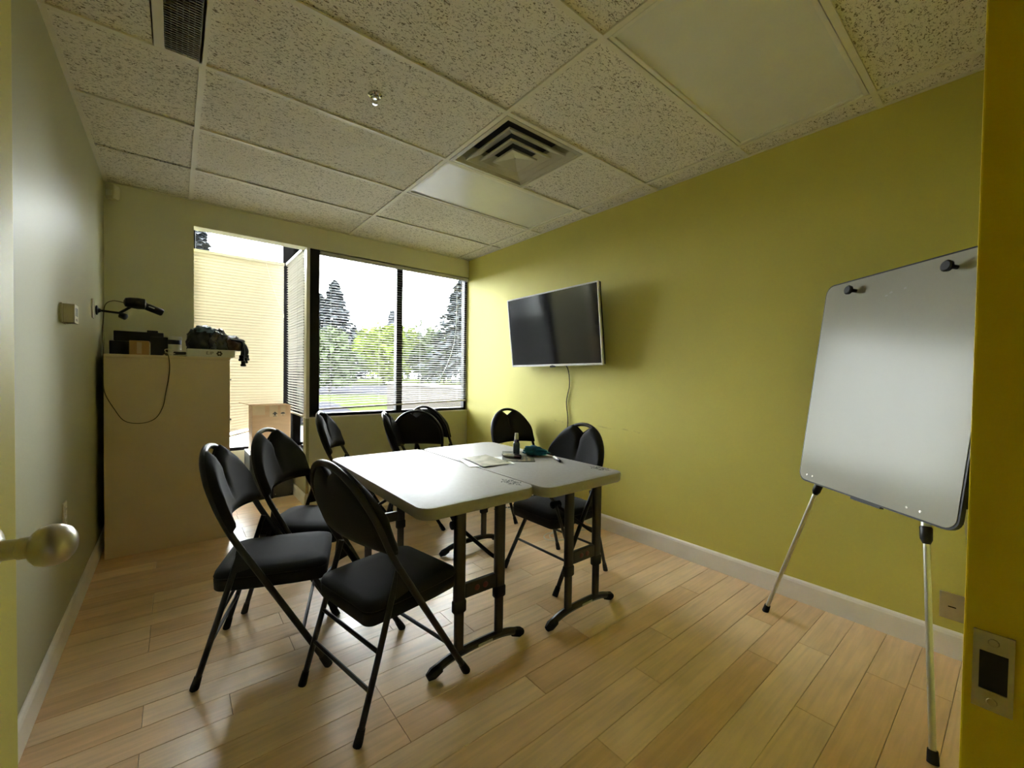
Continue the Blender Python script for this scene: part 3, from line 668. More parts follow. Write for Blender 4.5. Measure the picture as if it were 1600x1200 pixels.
# ================================================================= whiteboard easel
t = thing('flipchart_easel', 'white dry erase board on a three legged easel by the lime wall', 'easel', (2.424, .837, 0))
u = Vector((-.618, -.786, 0)); bk = Vector((.786, -.618, 0)); ph = radians(7)
wv = Vector((0, 0, cos(ph)))+bk*sin(ph); nv = u.cross(wv).normalized()
if nv.dot(bk) > 0: nv = -nv               # toward the room
EM = Matrix((u, wv, nv)).transposed().to_4x4()
def EP(a, h, d=0): return u*a+wv*h+nv*d
U0, U1, H0, H1 = .098, .835, .735, 1.700
cx, cy, hx, hy = (U0+U1)/2, (H0+H1)/2, (U1-U0)/2, (H1-H0)/2
def flat(pts2, d0, d1):
    return prism(NB(), pts2, d0, d1, EM)
link('board_core', flat(rrect(hx, hy, .045, 6, cx, cy), -.012, .004), 'blackpl', t)
link('writing_surface', flat(rrect(hx-.007, hy-.007, .040, 6, cx, cy), .0042, .0062), 'board', t)
for a, h in ((.282, 1.642), (.705, 1.640)):
    b = NB(); lathe(b, [(.008, 0), (.008, .03), (.020, .031), (.021, .040), (.016, .044)], 14, to_axis(EP(a, h, .006), nv)); link('clamp_knob', b, 'blackpl', t, smooth=True)
for a in (.155, .19, .66, .71):
    b = NB(); lathe(b, [(.0045, 0), (.004, .002)], 10, to_axis(EP(a, .768+.0*a, .006), nv)); link('rivet', b, 'steel', t, smooth=True)
for a, h in ((.46, 1.60), (.52, 1.605), (.44, 1.59)):
    b = NB(); prism(b, [(a-.006, h-.004), (a+.008, h-.002), (a+.005, h+.004), (a-.004, h+.003)], .0063, .0066, EM); link('smudge', b, 'greyink', t)
def leg(top, foot, r0=.014, r1=.0095, ext=None):
    top, foot = Vector(top), Vector(foot); d = (foot-top)
    q = top+d*(ext if ext else .12)
    b = NB(); tube(b, [top, q], r0, 12); lg = link('leg', b, 'alu', t, smooth=True)
    b = NB(); tube(b, [q, foot-d.normalized()*.012], r1, 12); link('extension_tube', b, 'alu', lg, smooth=True)
    dn = d.normalized(); b = NB(); tube(b, [q-dn*.03, q-dn*.025, q+dn*.015, q+dn*.03], [r0+.001, r0+.004, r0+.003, r1+.001], 12); link('lock_collar', b, 'blackpl', lg, smooth=True)
    b = NB(); tube(b, [q-dn*.055, q-dn*.047], r0+.0012, 12); link('collar_ring', b, 'blackpl', lg, smooth=True)
    b = NB(); tube(b, [foot-dn*.035+Vector((0, 0, 0)), Vector((foot.x, foot.y, .0))], [r1+.004, r1+.006], 12); link('rubber_tip', b, 'rubber', lg, smooth=True)
def on(foot, a, h, d): # straight leg from the board back
    return EP(a, h, d)
leg(EP(.215, .775, -.022), EP(0, 0, 0)+Vector((0, 0, .004)), ext=.08)
leg(EP(.70, .775, -.022), EP(.864, 0, 0)+Vector((0, 0, .004)), ext=.11)
leg(EP(.70, 1.30, -.03), Vector((2.620-2.424, .08-.837, .004)), ext=.40)
b = NB(); 
for a in (.215, .70): pass
tube(b, [EP(.215, .80, -.022), EP(.30, 1.5, -.022)], .012, 10); link('spine_tube', b, 'alu', t, smooth=True)
b = NB(); tube(b, [EP(.70, .80, -.022), EP(.62, 1.5, -.022)], .012, 10); link('spine_tube', b, 'alu', t, smooth=True)
b = NB(); box(b, (.42, .728, -.006), (.56, .736, .010), EM); link('pen_ledge', b, 'blackpl', t)

# ================================================================= cabinet and the things on top
CX0, CX1, CY0, CY1, CZ = -.350, .318, 3.700, 4.140, 1.326
t = thing('filing_cabinet', 'tall taupe cabinet with a plain back standing in the left far corner', 'cabinet', ((CX0+CX1)/2, (CY0+CY1)/2, 0))
hx, hy = (CX1-CX0)/2, (CY1-CY0)/2
b = NB(); box(b, (-hx, -hy, 0), (hx-.02, hy, CZ-.022), bev=.002); link('carcass', b, 'cab', t)
b = NB(); box(b, (-hx-.003, -hy-.004, CZ-.022), (hx+.003, hy+.003, CZ), bev=.003); link('cabinet_top', b, 'cab', t)
b = NB(); box(b, (-hx, -hy-.003, 0.002), (hx, -hy+.0, CZ-.024)); link('back_panel', b, 'cab', t)
for k in range(4):
    z0 = .06+k*.31; b = NB(); box(b, (hx-.02, -hy+.006, z0), (hx-.0005, hy-.004, z0+.302), bev=.002); dr = link('drawer', b, 'cab', t)
    b = NB(); tube(b, smoothpath([(hx-.002, -.05, z0+.17), (hx+.022, -.045, z0+.17), (hx+.022, .045, z0+.17), (hx-.002, .05, z0+.17)], 4), .004, 6); link('handle', b, 'blackpl', dr, smooth=True)
def stack_box(name, lab, lo, hi, m, cat='box', bev=.004):
    t = thing(name, lab, cat, ((lo[0]+hi[0])/2, (lo[1]+hi[1])/2, lo[2])); hx, hy, h = (hi[0]-lo[0])/2, (hi[1]-lo[1])/2, hi[2]-lo[2]
    b = NB(); box(b, (-hx, -hy, 0), (hx, hy, h), bev=bev); link('body', b, m, t); return t, hx, hy, h
# black docking stand / speaker group
t = thing('speaker_dock', 'black two towered speaker dock on the cabinet around a tan carton', 'speaker', (-.185, 3.93, CZ))
b = NB(); box(b, (-.155, -.05, 0), (-.055, .09, .095), bev=.004); link('tower', b, 'blackpl', t)
b = NB(); box(b, (.055, -.05, 0), (.150, .09, .135), bev=.004); link('tower', b, 'blackpl', t)
b = NB(); box(b, (-.135, -.04, .098), (.125, .09, .165), bev=.005); link('crosspiece', b, 'blackpl', t)
b = NB(); box(b, (.035, -.02, .165), (.095, .06, .180), bev=.004); link('top_knob', b, 'blackpl', t)
t, hx, hy, h = stack_box('tan_carton', 'small tan carton standing inside the black speaker dock', (-.236, 3.800, CZ), (-.134, 3.862, CZ+.098), 'tanbox')
b = NB(); box(b, (-hx*.25, -hy-.0006, h*.1), (hx*.25, -hy+.0004, h*.9)); link('tape_strip', b, 'tape', t)
t = thing('supplement_tub', 'white tub with navy band beside the black dock on the cabinet', 'tub', (-.005, 3.93, CZ))
b = NB(); lathe(b, [(.043, 0), (.047, .004), (.047, .112), (.044, .118)], 24); link('tub_body', b, 'whitepl', t, smooth=True)
b = NB(); lathe(b, [(.0476, .088), (.0478, .09), (.0478, .118), (.0476, .12)], 24); link('band', b, 'bluelab', t, smooth=True)
b = NB(); lathe(b, [(.048, .120), (.050, .124), (.050, .140), (.046, .146), (.02, .147)], 24); link('lid', b, 'whitepl', t, smooth=True)
t, hx, hy, h = stack_box('flat_carton', 'flat white carton overhanging the right end of the cabinet top', (.070, 3.715, CZ+.0005), (.352, 3.98, CZ+.055), 'whitepl', bev=.002)
def flat_text(txt, size, mtx, m, parent, name):
    cu = bpy.data.curves.new('tmp', 'FONT'); cu.body = txt; cu.size = size; cu.align_x = 'CENTER'; ob = bpy.data.objects.new('tmp', cu)
    me = bpy.data.meshes.new_from_object(ob); bpy.data.objects.remove(ob); bpy.data.curves.remove(cu)
    me.transform(mtx); me.materials.clear(); me.materials.append(MT[m]); me.name = name
    o = bpy.data.objects.new(name, me); COL.objects.link(o); o.parent = parent; return o
FRONT = lambda x, y, z: Matrix(((1, 0, 0, x), (0, 0, -1, y), (0, 1, 0, z), (0, 0, 0, 1)))
flat_text('E.IP', .030, FRONT(-.012, -hy-.0006, .018), 'ink', t, 'lettering')
b = NB()
for k in range(6):
    a = 2*pi*k/6; c = Vector((.045+.012*cos(a), .026+.012*sin(a))); b.faces.new([b.verts.new((c.x+.007*cos(q*pi/4), -hy-.0007, c.y+.007*sin(q*pi/4))) for q in range(8)])
link('rosette_mark', b, 'ink', t)
b = NB()
for k in range(7): box(b, (hx-.0004, -hy+.03+k*.026, .012), (hx+.0006, -hy+.04+k*.026, .045))
link('barcode_mark', b, 'ink', t)
def lump(name, lab, cat, loc, rad, m, seed, rz=0, flatb=-.55, amp=.3):
    b = NB(); bmesh.ops.create_icosphere(b, subdivisions=4, radius=1); sd = Vector((seed, seed*2.1, seed*.7))
    for v in b.verts:
        n = v.co.normalized(); d = 1+amp*mn.noise(n*2.2+sd)+amp*.55*mn.noise(n*5.5+sd)
        v.co = (n.x*d*rad[0], n.y*d*rad[1], (max(n.z*d, flatb)-flatb)*rad[2])
    o = link(name, b, m, None, smooth=True, ang=180); o.location = loc; o.rotation_euler = (0, 0, rz); return tag(o, lab, cat) if lab else o
TB2 = CZ+.0555
lump('gear_bag', 'dark crumpled cloth bag on the left of the flat white carton', 'bag', (.150, 3.86, TB2), (.085, .09, .100), 'darkcloth', 1.3)
lump('foil_pouch', 'shiny blue foil pouch on top of the dark bag', 'pouch', (.175, 3.85, TB2+.125), (.062, .07, .036), 'pouch', 4.2, .3)
lump('clear_bag', 'glossy black plastic bag slumped at the middle of the flat carton', 'bag', (.255, 3.83, TB2), (.070, .085, .094), mat('glossy_black_bag', (.03, .03, .035), .15, noise=(12, .5), coat=.8), 7.7)
lump('brown_pouch', 'dark brown pouch sagging over the right edge of the carton', 'pouch', (.345, 3.85, TB2), (.085, .085, .072), 'brownleather', 9.1)
t = thing('cable_bundle', 'black cables with round plugs hanging off the right end of the carton', 'cable', (.372, 3.80, CZ+.035))
rc = random.Random(11)
for k, (dx, dz) in enumerate(((.018, -.035), (.03, -.075), (.042, -.05), (.052, -.028), (.036, -.01))):
    yy = -.05+k*.028
    b = NB(); tube(b, smoothpath([(-.04, yy, .10), (.015+dx*.5, yy-.006, .085), (dx*1.3+.004, yy, .03), (dx*1.3, yy+.004, dz+.02)], 5), .008, 7); c = link('cable', b, 'blackpl', t, smooth=True)
    b = NB(); lathe(b, [(.009, .024), (.015, .02), (.015, -.004), (.019, -.006), (.019, -.02), (.010, -.023)], 12, Matrix.Translation((dx*1.3, yy+.004, dz))); link('plug', b, 'blackpl', c, smooth=True)
t = thing('power_adapter', 'black power adapter wrapped with a white cord next to the flat carton', 'adapter', (.035, 3.745, CZ+.0005))
b = NB(); box(b, (-.04, -.022, 0), (.03, .03, .03), bev=.005); link('body', b, 'blackpl', t)
b = NB(); tube(b, smoothpath([(-.03, -.026, .015), (-.075, -.03, .02), (-.085, -.02, .04), (-.06, 0, .045), (-.02, .0, .034), (.02, .01, .04), (.035, -.025, .01), (-.02, -.038, .004), (-.06, -.035, .004), (-.085, -.025, .02)], 6), .0026, 6); link('cord', b, 'cordw', t, smooth=True)

# camera on its wall arm, with cord
camo = t = thing('wall_camera', 'black camera on a jointed arm fixed high on the left wall', 'camera', (XL, 3.72, 1.600))
b = NB(); lathe(b, [(.030, 0), (.030, .006), (.016, .012), (.010, .022)], 16, to_axis((.004, 0, 0), (1, 0, 0))); link('wall_flange', b, 'blackpl', t, smooth=True)
b = NB(); tube(b, [(.02, 0, 0), (.11, .03, -.004)], .007, 8); link('arm', b, 'blackpl', t, smooth=True)
b = NB(); lathe(b, [(.012, -.02), (.020, -.015), (.020, .015), (.012, .02)], 14, to_axis((.128, .035, -.022), (.6, -.3, -.3))); link('joint_knob', b, 'blackpl', t, smooth=True)
b = NB(); tube(b, [(.11, .03, -.004), (.165, .05, .045)], .008, 8); link('arm', b, 'blackpl', t, smooth=True)
b = NB(); ax = Vector((1, .12, -.02)).normalized(); lathe(b, [(.010, -.05), (.028, -.042), (.034, -.02), (.038, .02), (.036, .055), (.026, .062)], 18, to_axis((.178, .055, .072), ax)); cb = link('housing', b, 'blackpl', t, smooth=True)
b = NB(); ax2 = Vector((.9, .15, -.36)).normalized(); lathe(b, [(.022, 0), (.0245, .006), (.0245, .108), (.019, .115)], 16, to_axis((.222, .062, .066), ax2)); br = link('barrel', b, 'blackpl', t, smooth=True)
b = NB(); box(b, (-.014, -.0012, -.003), (.018, .0006, .003), Matrix.Translation((.268, .0415, .052)) @ Matrix.Rotation(radians(21), 4, 'Y')); link('light_mark', b, 'whitepl', br)
b = NB(); tube(b, smoothpath([(-.258, 3.765, 1.668), (-.31, 3.75, 1.672), (-.345, 3.74, 1.64), (-.352, 3.72, 1.55), (-.355, 3.70, 1.45), (-.352, 3.69, 1.32), (-.352, 3.688, 1.20), (-.345, 3.688, 1.08), (-.30, 3.688, .97), (-.25, 3.688, .89), (-.17, 3.688, .872), (-.10, 3.688, .90), (-.06, 3.688, .98), (-.045, 3.688, 1.08), (-.03, 3.688, 1.18), (-.025, 3.688, 1.26), (-.035, 3.690, CZ+.01), (-.06, 3.74, CZ+.008), (-.05, 3.80, CZ+.006)], 6), .0028, 6)
o = link('camera_cord', b, 'cordg', camo, smooth=True); o.matrix_parent_inverse = camo.matrix_basis.inverted()
def plate(name, lab, cat, loc, rot, w, h, m, slots=True):
    t = thing(name, lab, cat, loc, rot)          # local: x along wall, y out of wall (-y room), z up
    b = NB(); box(b, (-w/2, -.006, -h/2), (w/2, 0, h/2), bev=.002); link('cover_plate', b, m, t)
    if slots:
        for s in (1, -1):
            b = NB(); box(b, (-.017, -.0085, s*.026-.014), (.017, -.006, s*.026+.014), bev=.001); soc = link('socket', b, m, t)
            for q in (-.006, .006):
                b = NB(); box(b, (q-.001, -.0088, s*.026-.005), (q+.001, -.0082, s*.026+.005)); link('slot', b, 'blackpl', soc)
        b = NB(); lathe(b, [(.003, 0), (.0026, .0012)], 8, to_axis((0, -.006, 0), (0, -1, 0))); link('screw', b, 'steel', t)
    return t
t = plate('wall_outlet', 'grey beige cover plate low on the lime wall behind the easel', 'outlet', (XR, .165, .225), -pi/2, .115, .118, 'steel', False)
b = NB(); box(b, (-.03, -.0066, -.004), (-.005, -.0058, .001)); link('slot', b, 'blackpl', t)
plate('wall_outlet', 'small ivory outlet low on the left wall above the door knob', 'outlet', (XL, 2.72, .565), pi/2, .072, .115, 'creampl')
plate('wall_plate', 'blank ivory plate on the left wall behind the camera arm', 'plate', (XL, 3.60, 1.595), pi/2, .075, .115, 'creampl', False)
t = thing('thermostat', 'ivory thermostat box with two small windows on the left wall', 'thermostat', (XL, 2.715, 1.470), pi/2)
b = NB(); box(b, (-.052, -.008, -.042), (.052, 0, .045), bev=.002); link('back_plate', b, 'creampl', t)
b = NB(); box(b, (-.046, -.046, -.040), (.046, -.008, .043), bev=.003); link('case', b, 'creampl', t)
for x in (-.02, .012):
    b = NB(); box(b, (x-.012, -.0468, -.008), (x+.012, -.0455, .028)); link('window', b, 'greyink', t)
b = NB(); box(b, (-.02, -.0468, -.03), (.012, -.0455, -.020)); link('slider', b, 'greyink', t)
t = thing('motion_sensor', 'ivory motion sensor tucked in the far left corner below the ceiling', 'sensor', (XL+.05, YF-.06, 2.475), radians(-35))
b = NB(); loft(b, [(rrect(.028, .022, .008, 4), -.048), (rrect(.033, .027, .010, 4), -.03), (rrect(.033, .027, .010, 4), .035), (rrect(.029, .022, .008, 4), .048)]); link('case', b, 'creampl', t, smooth=True)
b = NB(); box(b, (-.02, -.0285, -.028), (.02, -.0265, .01), bev=.0008); link('lens', b, 'whitepl', t)

# ================================================================= in the bay
t = thing('media_cabinet', 'low black two panel cabinet on the floor of the window bay', 'cabinet', (.735, 4.72, 0))
b = NB(); box(b, (-.185, -.14, 0), (.185, .25, .44), bev=.004); link('carcass', b, 'blacksatin', t)
for a, c in ((-.180, -.012), (.012, .180)):
    b = NB(); box(b, (a, -.149, .012), (c, -.14, .43), bev=.002); dpn = link('front_panel', b, 'blacksatin', t)
    for xx in (a+.016, c-.016):
        b = NB(); lathe(b, [(.005, 0), (.004, .003)], 8, to_axis((xx, -.149, .035), (0, -1, 0))); link('screw', b, 'steel', dpn)
b = NB(); box(b, (-.010, -.155, 0), (.010, -.14, .44), bev=.002); link('divider', b, 'blackpl', t)
t = thing('cardboard_box', 'brown taped cardboard box standing on the black cabinet in the bay', 'box', (.745, 4.79, .4405))
hx, hy, h = .165, .13, .455
b = NB(); box(b, (-hx, -hy, 0), (hx, hy, h-.004), bev=.003); link('carton', b, 'cardboard', t)
for s in (-1, 1):
    b = NB(); box(b, (-hx, .001 if s > 0 else -hy, h-.004), (hx, hy if s > 0 else -.001, h), bev=.001); link('top_flap', b, 'cardboard', t)
b = NB(); vs = [b.verts.new(p) for p in ((-hx, -.06, h), (-hx, .06, h), (-hx-.09, .05, h+.025), (-hx-.09, -.05, h+.025))]; b.faces.new(vs)
rr = bmesh.ops.extrude_face_region(b, geom=b.faces[:]); bmesh.ops.translate(b, vec=(0, 0, .004), verts=[v for v in rr['geom'] if isinstance(v, bmesh.types.BMVert)]); link('side_flap', b, 'cardboard', t)
for x0, x1, zz in ((-hx+.002, -.06, .09), (-.02, .05, .11), (.075, .12, .10)):
    b = NB(); box(b, (x0, -hy-.0008, h-zz), (x1, -hy+.0002, h+.0005)); link('tape_strip', b, 'tape', t)
b = NB(); yq = -hy-.0012
def poly(pts): b.faces.new([b.verts.new((x, yq, z)) for x, z in pts])
poly([(.018, h-.10), (.034, h-.10), (.034, h-.085), (.050, h-.085), (.026, h-.06), (.002, h-.085), (.018, h-.085)])
poly([(.010, h-.108), (.042, h-.108), (.042, h-.104), (.010, h-.104)])
c = (.096, h-.085)
poly([(c[0]+.020*cos(a*pi/8), c[1]+.016*sin(a*pi/8)) for a in range(9)]); poly([(.0945, h-.108), (.0975, h-.108), (.0975, h-.085), (.0945, h-.085)])
link('printed_symbols', b, 'ink', t)

# ================================================================= ceiling fittings
def light_panel(lab, x0, x1, y0, y1):
    t = thing('ceiling_light', lab, 'light', ((x0+x1)/2, (y0+y1)/2, CEIL), 0, 'unlit ceiling light panels'); hx, hy = (x1-x0)/2-.016, (y1-y0)/2-.016
    b = NB(); box(b, (-hx, -hy, .02), (hx, hy, .10)); link('housing', b, 'white', t)
    for lo, hi in (((-hx, -hy), (hx, -hy+.018)), ((-hx, hy-.018), (hx, hy)), ((-hx, -hy+.018), (-hx+.018, hy-.018)), ((hx-.018, -hy+.018), (hx, hy-.018))):
        b = NB(); box(b, (*lo, -.002), (*hi, .012), bev=.002); link('door_frame', b, 'white', t)
    b = NB(); box(b, (-hx+.018, -hy+.018, .006), (hx-.018, hy-.018, .010)); link('diffuser', b, 'acrylic', t)
light_panel('unlit light panel with pale diffuser near the window', 1.318, 2.538, 2.31, 2.92)
light_panel('unlit grey light panel above the whiteboard', 1.318, 2.538, .48, 1.09)
t = thing('air_diffuser', 'square stepped metal air vent in the ceiling beside the pale light panel', 'vent', (1.623, 2.005, CEIL))
b = NB(); H = .288
def sq(h, z): return [b.verts.new(p) for p in ((h, h, z), (-h, h, z), (-h, -h, z), (h, -h, z))]
def cone(bq, prof):
    R = [[bq.verts.new((sx*h, sy*h, z)) for sx, sy in ((1, 1), (-1, 1), (-1, -1), (1, -1))] for h, z in prof]
    for i in range(len(R)-1): bridge(bq, R[i], R[i+1])
    return R
cone(b, [(H, .0), (H, -.004), (H-.022, -.006), (H-.05, .02), (H-.085, .075), (H-.085, .085), (H-.04, .03), (H-.01, .004), (H, 0)]); link('outer_frame', b, 'vent', t)
for k, (h, h2, z) in enumerate(((.218, .150, -.009), (.156, .092, -.020), (.096, .004, -.030))):
    b = NB(); rise = .030 if k < 2 else .020
    R = cone(b, [(h, z+.010), (h, z), (h-.006, z-.001), (h2, z+rise), (h2, z+rise+.003), (h-.004, z+.012), (h, z+.010)])
    link('vane', b, 'vent', t)
b = NB(); box(b, (-.21, -.21, .084), (.21, .21, .20)); 
b.faces.ensure_lookup_table(); link('duct_box', b, 'dark', t)
b = NB(); lathe(b, [(.006, 0), (.005, -.004)], 10, Matrix.Translation((0, 0, -.0))); link('screw', b, 'steel', t)
# long return grille at the left
t = thing('return_grille', 'dark narrow return air grille in the ceiling above the left wall side', 'vent', (.03, 2.005, CEIL))
b = NB(); box(b, (-.062, -.29, .003), (.056, .29, .012)); link('backing', b, 'dark', t)
for lo, hi in (((-.094, -.292), (-.060, .292)), ((.054, -.292), (.066, .292)), ((-.06, -.292), (.054, -.282)), ((-.06, .282), (.054, .292))):
    b = NB(); box(b, (*lo, -.004), (*hi, .008), bev=.001); link('rim', b, 'grid', t)
b = NB()
for k in range(40): box(b, (-.06, -.280+k*.014, -.003), (.054, -.280+k*.014+.006, .0025))
for k in range(7): box(b, (-.058+k*.018, -.282, -.001), (-.055+k*.018, .282, .003))
stuff(link('mesh_bars', b, 'grille', t))
t = thing('fire_sprinkler', 'chrome fire sprinkler head hanging from a ceiling tile', 'sprinkler', (.755, 2.015, CEIL+.004))
b = NB(); lathe(b, [(.034, 0), (.034, -.004), (.026, -.010), (.018, -.006), (.014, .0)], 24); link('escutcheon', b, 'chrome', t, smooth=True)
b = NB(); lathe(b, [(.012, .0), (.012, -.014), (.008, -.018)], 12); link('head_body', b, 'chrome', t, smooth=True)
b = NB(); tube(b, [(.010, 0, -.014), (.014, 0, -.026), (.004, 0, -.040)], .0025, 6); tube(b, [(-.010, 0, -.014), (-.014, 0, -.026), (-.004, 0, -.040)], .0025, 6); link('yoke', b, 'chrome', t, smooth=True)
b = NB(); lathe(b, [(.004, -.036), (.013, -.040), (.013, -.043), (.004, -.044)], 16); link('deflector', b, 'chrome', t, smooth=True)

# ================================================================= door, jamb
d1 = structE('door_1')
hx_, hy_ = -.378, .03
ang = math.atan2(.885-hy_, -.172-hx_)          # leaf direction
L = sqrt((.885-hy_)**2+(-.172-hx_)**2)
d1.location = (hx_, hy_, 0); d1.rotation_euler = (0, 0, ang)       # local x along leaf, -y = face toward the room centre
b = NB(); box(b, (0, 0, .012), (L, .040, 2.03), bev=.002); link('leaf', b, 'doorpaint', d1)
for z in (.25, 1.05, 1.85):
    b = NB(); lathe(b, [(.006, -.045), (.0065, -.04), (.0065, .04), (.006, .045)], 10, Matrix.Translation((.004, -.008, z))); link('hinge', b, 'brass', d1, smooth=True)
def knob(side):
    m = to_axis((L-.070, 0 if side < 0 else .04, .992), (0, side, 0))
    b = NB(); lathe(b, [(.033, 0), (.0335, .003), (.030, .008), (.017, .014), (.014, .018)], 28, m); k = link('rose', b, 'brass', d1, smooth=True)
    b = NB(); lathe(b, [(.013, .014), (.0125, .034), (.0138, .035), (.0138, .043), (.016, .047)], 24, m); link('shank', b, 'brass', k, smooth=True)
    b = NB(); lathe(b, [(.013, .046), (.0195, .0485), (.0248, .054), (.0270, .063), (.0262, .072), (.0225, .080), (.0155, .0855), (.007, .0885), (.001, .089)], 32, m); link('ball', b, 'brass', k, smooth=True, ang=60)
knob(-1); knob(1)
j = structE('door_2')
b = NB(); box(b, (JX, -.12, 0), (JX+.02, .030, 2.08), bev=.0015); link('jamb', b, 'yellow', j)
b = NB(); box(b, (JX-.012, -.10, 0), (JX, -.045, 2.06), bev=.002); link('door_stop', b, 'yellow', j)
b = NB(); box(b, (XL+.001, -.12, 0), (hx_-.001, .030, 2.08)); link('jamb', b, 'yellow', j)
b = NB(); box(b, (hx_, -.12, 2.04), (JX, .030, 2.08)); link('head_jamb', b, 'yellow', j)
# strike plate: a frame of metal with the latch hole
t = thing('strike_plate', 'steel strike plate with dark latch hole screwed to the yellow door jamb', 'strike plate', (JX, .0125, .972))
y0, y1, z0, z1 = -.0125, .0115, -.034, .034
for lo, hi in (((y0, z0), (y1, -.017)), ((y0, .017), (y1, z1)), ((y0, -.017), (-.009, .017)), ((.0075, -.017), (y1, .017))):
    b = NB(); box(b, (-.0016, lo[0], lo[1]), (0, hi[0], hi[1])); link('plate_strip', b, 'steel', t)
b = NB(); box(b, (-.0005, -.009, -.017), (-.0001, .0075, .017)); link('latch_hole', b, 'dark', t)
for z in (-.026, .026):
    b = NB(); lathe(b, [(.0035, 0), (.003, .0008)], 10, to_axis((-.0016, -.0005, z), (-1, 0, 0))); link('screw', b, 'brass', t)

# ================================================================= outside
GZ = -.55
def gplane(name, pts, z, m):
    b = NB(); prism(b, pts, z-.05, z); return struct(link(name, b, m))
gplane('ground', [(-120, 4.6), (160, 4.6), (160, 180), (-120, 180)], GZ-.02, 'lawn')
gplane('road', [(-60, 38), (120, 32), (120, 60), (-60, 66)], GZ+.01, 'asphalt')
gplane('car_park', [(-4, 15), (6.2, 18), (7.4, 26), (-4, 30)], GZ+.012, 'asphalt')
b = NB(); box(b, (-1.2, YB+.11, -.3), (4.2, 9.6, .10)); box(b, (BX1+.13, YF+.13, -.3), (4.2, YB+.11, .10)); struct(link('terrace_and_bounce_slab', b, 'gravel'))  # gravel roof by the bay, widened unseen under the wide window to bounce skylight
t = thing('parapet_wall', 'low cream building wall with dark coping outside the wide window', 'wall', (4.2, 4.4, GZ))
b = NB(); box(b, (0, .3, 0), (.3, 5.8, 1.0-GZ-.03)); link('wall_face', b, 'siding', t)
b = NB(); box(b, (-.04, .26, 1.0-GZ-.03), (.34, 5.84, 1.0-GZ)); link('coping', b, 'coping', t)
for k in range(5):
    z = .12+k*.27; b = NB(); box(b, (-.008, .3, z), (0, 5.8, z+.262)); link('siding_board', b, 'siding', t)
def conifer(lab, p, H, R, m, n, seed, group=None):
    t = thing('conifer', lab, 'tree', (p[0], p[1], GZ), 0, group); rr = random.Random(seed)
    b = NB(); tube(b, [(0, 0, 0), (0, 0, H*.96)], [H*.022, H*.004], 7); link('trunk', b, 'bark', t, smooth=True)
    b = NB()
    for k in range(n):
        f = rr.random()**.75; z = H*(.10+.90*f); rad = R*(1-f)**.85*(.35+.65*abs(sin(f*34+seed))**.4)+.04; a = rr.uniform(0, 2*pi); q = rad*rr.uniform(.25, 1.05)
        c = Vector((q*cos(a), q*sin(a), z-.22*q)); s = (.16+.040*H)*rr.uniform(.6, 1.3)
        d = Vector((cos(a), sin(a), -.35+rr.uniform(-.3, .3))).normalized(); e = Vector((-sin(a), cos(a), rr.uniform(-.4, .4))).normalized()
        b.faces.new([b.verts.new(c+d*s), b.verts.new(c+e*s*.5), b.verts.new(c-d*s*.6), b.verts.new(c-e*s*.5)])
    stuff(link('foliage', b, m, t)); return t
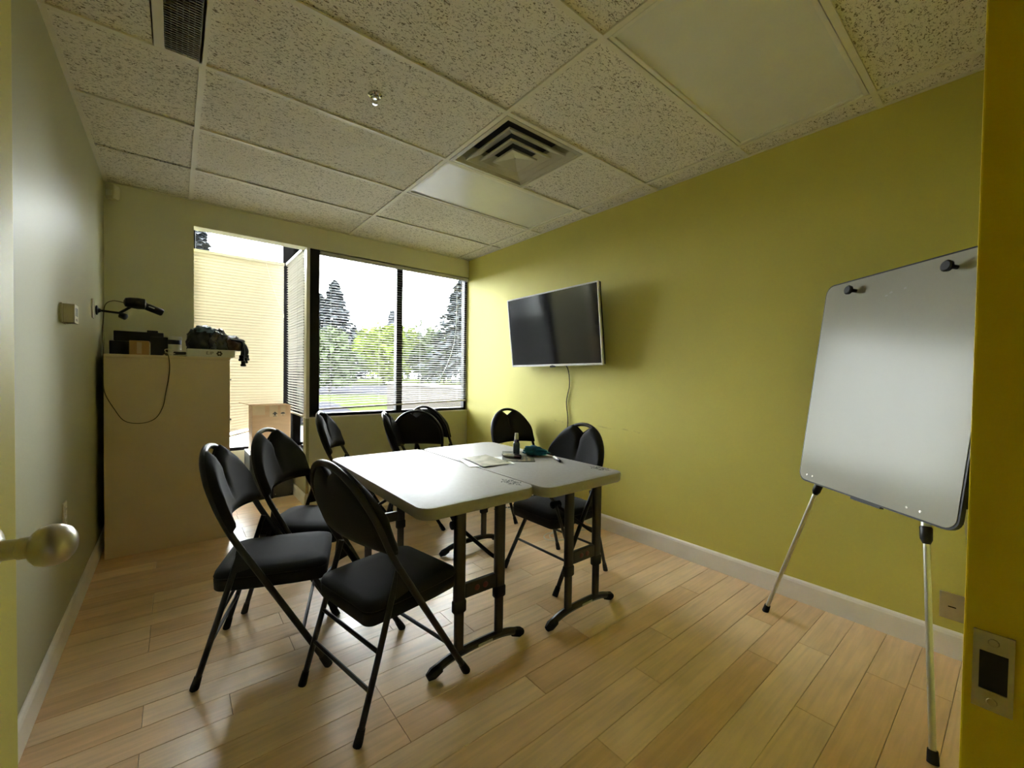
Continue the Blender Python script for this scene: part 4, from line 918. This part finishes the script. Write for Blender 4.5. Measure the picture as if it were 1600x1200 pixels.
def broadleaf(lab, p, H, R, m, n, seed, group=None, base=.15):
    t = thing('broadleaf_tree', lab, 'tree', (p[0], p[1], GZ), 0, group); rr = random.Random(seed)
    b = NB(); tube(b, [(0, 0, 0), (.05*R, 0, H*.5), (0, .03*R, H*.8)], [H*.03, H*.02, H*.006], 7); link('trunk', b, 'bark', t, smooth=True)
    cl = [(Vector((rr.gauss(0, .38)*R, rr.gauss(0, .38)*R, H*(base+.1+(.72-base)*rr.random()))), R*rr.uniform(.28, .5)) for _ in range(16)]+[(Vector((0, 0, H*.78)), R*.5)]
    b = NB()
    for k in range(n):
        c0, r0 = rr.choice(cl); v = Vector((rr.gauss(0, 1), rr.gauss(0, 1), rr.gauss(0, 1))).normalized()*r0*rr.uniform(.7, 1.05)
        c = c0+v; s = (.06+.042*H)*rr.uniform(.6, 1.3); d = Vector((rr.gauss(0, 1), rr.gauss(0, 1), rr.gauss(0, .6))).normalized(); e = d.orthogonal().normalized(); e.rotate(Quaternion(d, rr.uniform(0, 6)))
        b.faces.new([b.verts.new(c+d*s), b.verts.new(c+e*s*.5), b.verts.new(c-d*s), b.verts.new(c-e*s*.5)])
    stuff(link('foliage', b, m, t)); return t
def at(px, D):
    a = .6812+math.atan((px-800)/650.977); return (D*sin(a), D*cos(a))
def ht(px, py, D):
    zc = D*cos(math.atan((px-800)/650.977)); return (588-py+.0148*(800-px)*-1*-.0)/650.977*zc+CAMZ-GZ
conifer('tall dark conifer at the left of the wide window view', at(522, 84), ht(522, 446, 84), 7.4, 'fir', 3000, 3)
conifer('second dark conifer hard against the black window post', at(499, 90), ht(499, 466, 90), 6.0, 'fir', 2000, 4)
conifer('tall dark conifer at the right edge of the wide window view', at(722, 70), ht(722, 436, 70), 8.4, 'fir', 4200, 8)
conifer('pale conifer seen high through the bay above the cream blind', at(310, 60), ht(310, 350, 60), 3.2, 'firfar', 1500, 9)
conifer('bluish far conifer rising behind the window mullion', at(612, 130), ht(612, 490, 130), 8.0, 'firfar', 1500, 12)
broadleaf('leafy green tree low at the left of the wide window view', at(515, 40), ht(515, 520, 40), 2.6, 'mid_leaf', 3000, 21)
broadleaf('bright lime green tree just left of the window mullion', at(600, 72), ht(600, 512, 72), 5.2, 'lime_leaf', 3000, 22)
broadleaf('mid green tree just right of the window mullion', at(660, 90), ht(660, 512, 90), 7.0, 'mid_leaf', 2600, 23)
broadleaf('mid green tree beside the tall conifer at the right', at(694, 84), ht(694, 530, 84), 5.4, 'mid_leaf', 2400, 25)
broadleaf('dark green tree between the leafy tree and the lime tree', at(556, 100), ht(556, 535, 100), 6.5, 'fir', 2000, 26)
rf = random.Random(2); far0 = None
for k in range(16):
    px = 482+k*17+rf.uniform(-4, 4); D = 160+14*(k % 2)+rf.uniform(-3, 3)
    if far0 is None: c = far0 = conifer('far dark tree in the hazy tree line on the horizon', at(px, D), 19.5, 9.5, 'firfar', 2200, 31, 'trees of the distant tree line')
    else: c = tree_copy(far0)
    x, y = at(px, D); c.location = (x, y, GZ); q = rf.uniform(.84, 1.08); c.scale = (q, q, q); c.rotation_euler = (0, 0, rf.uniform(0, 6))
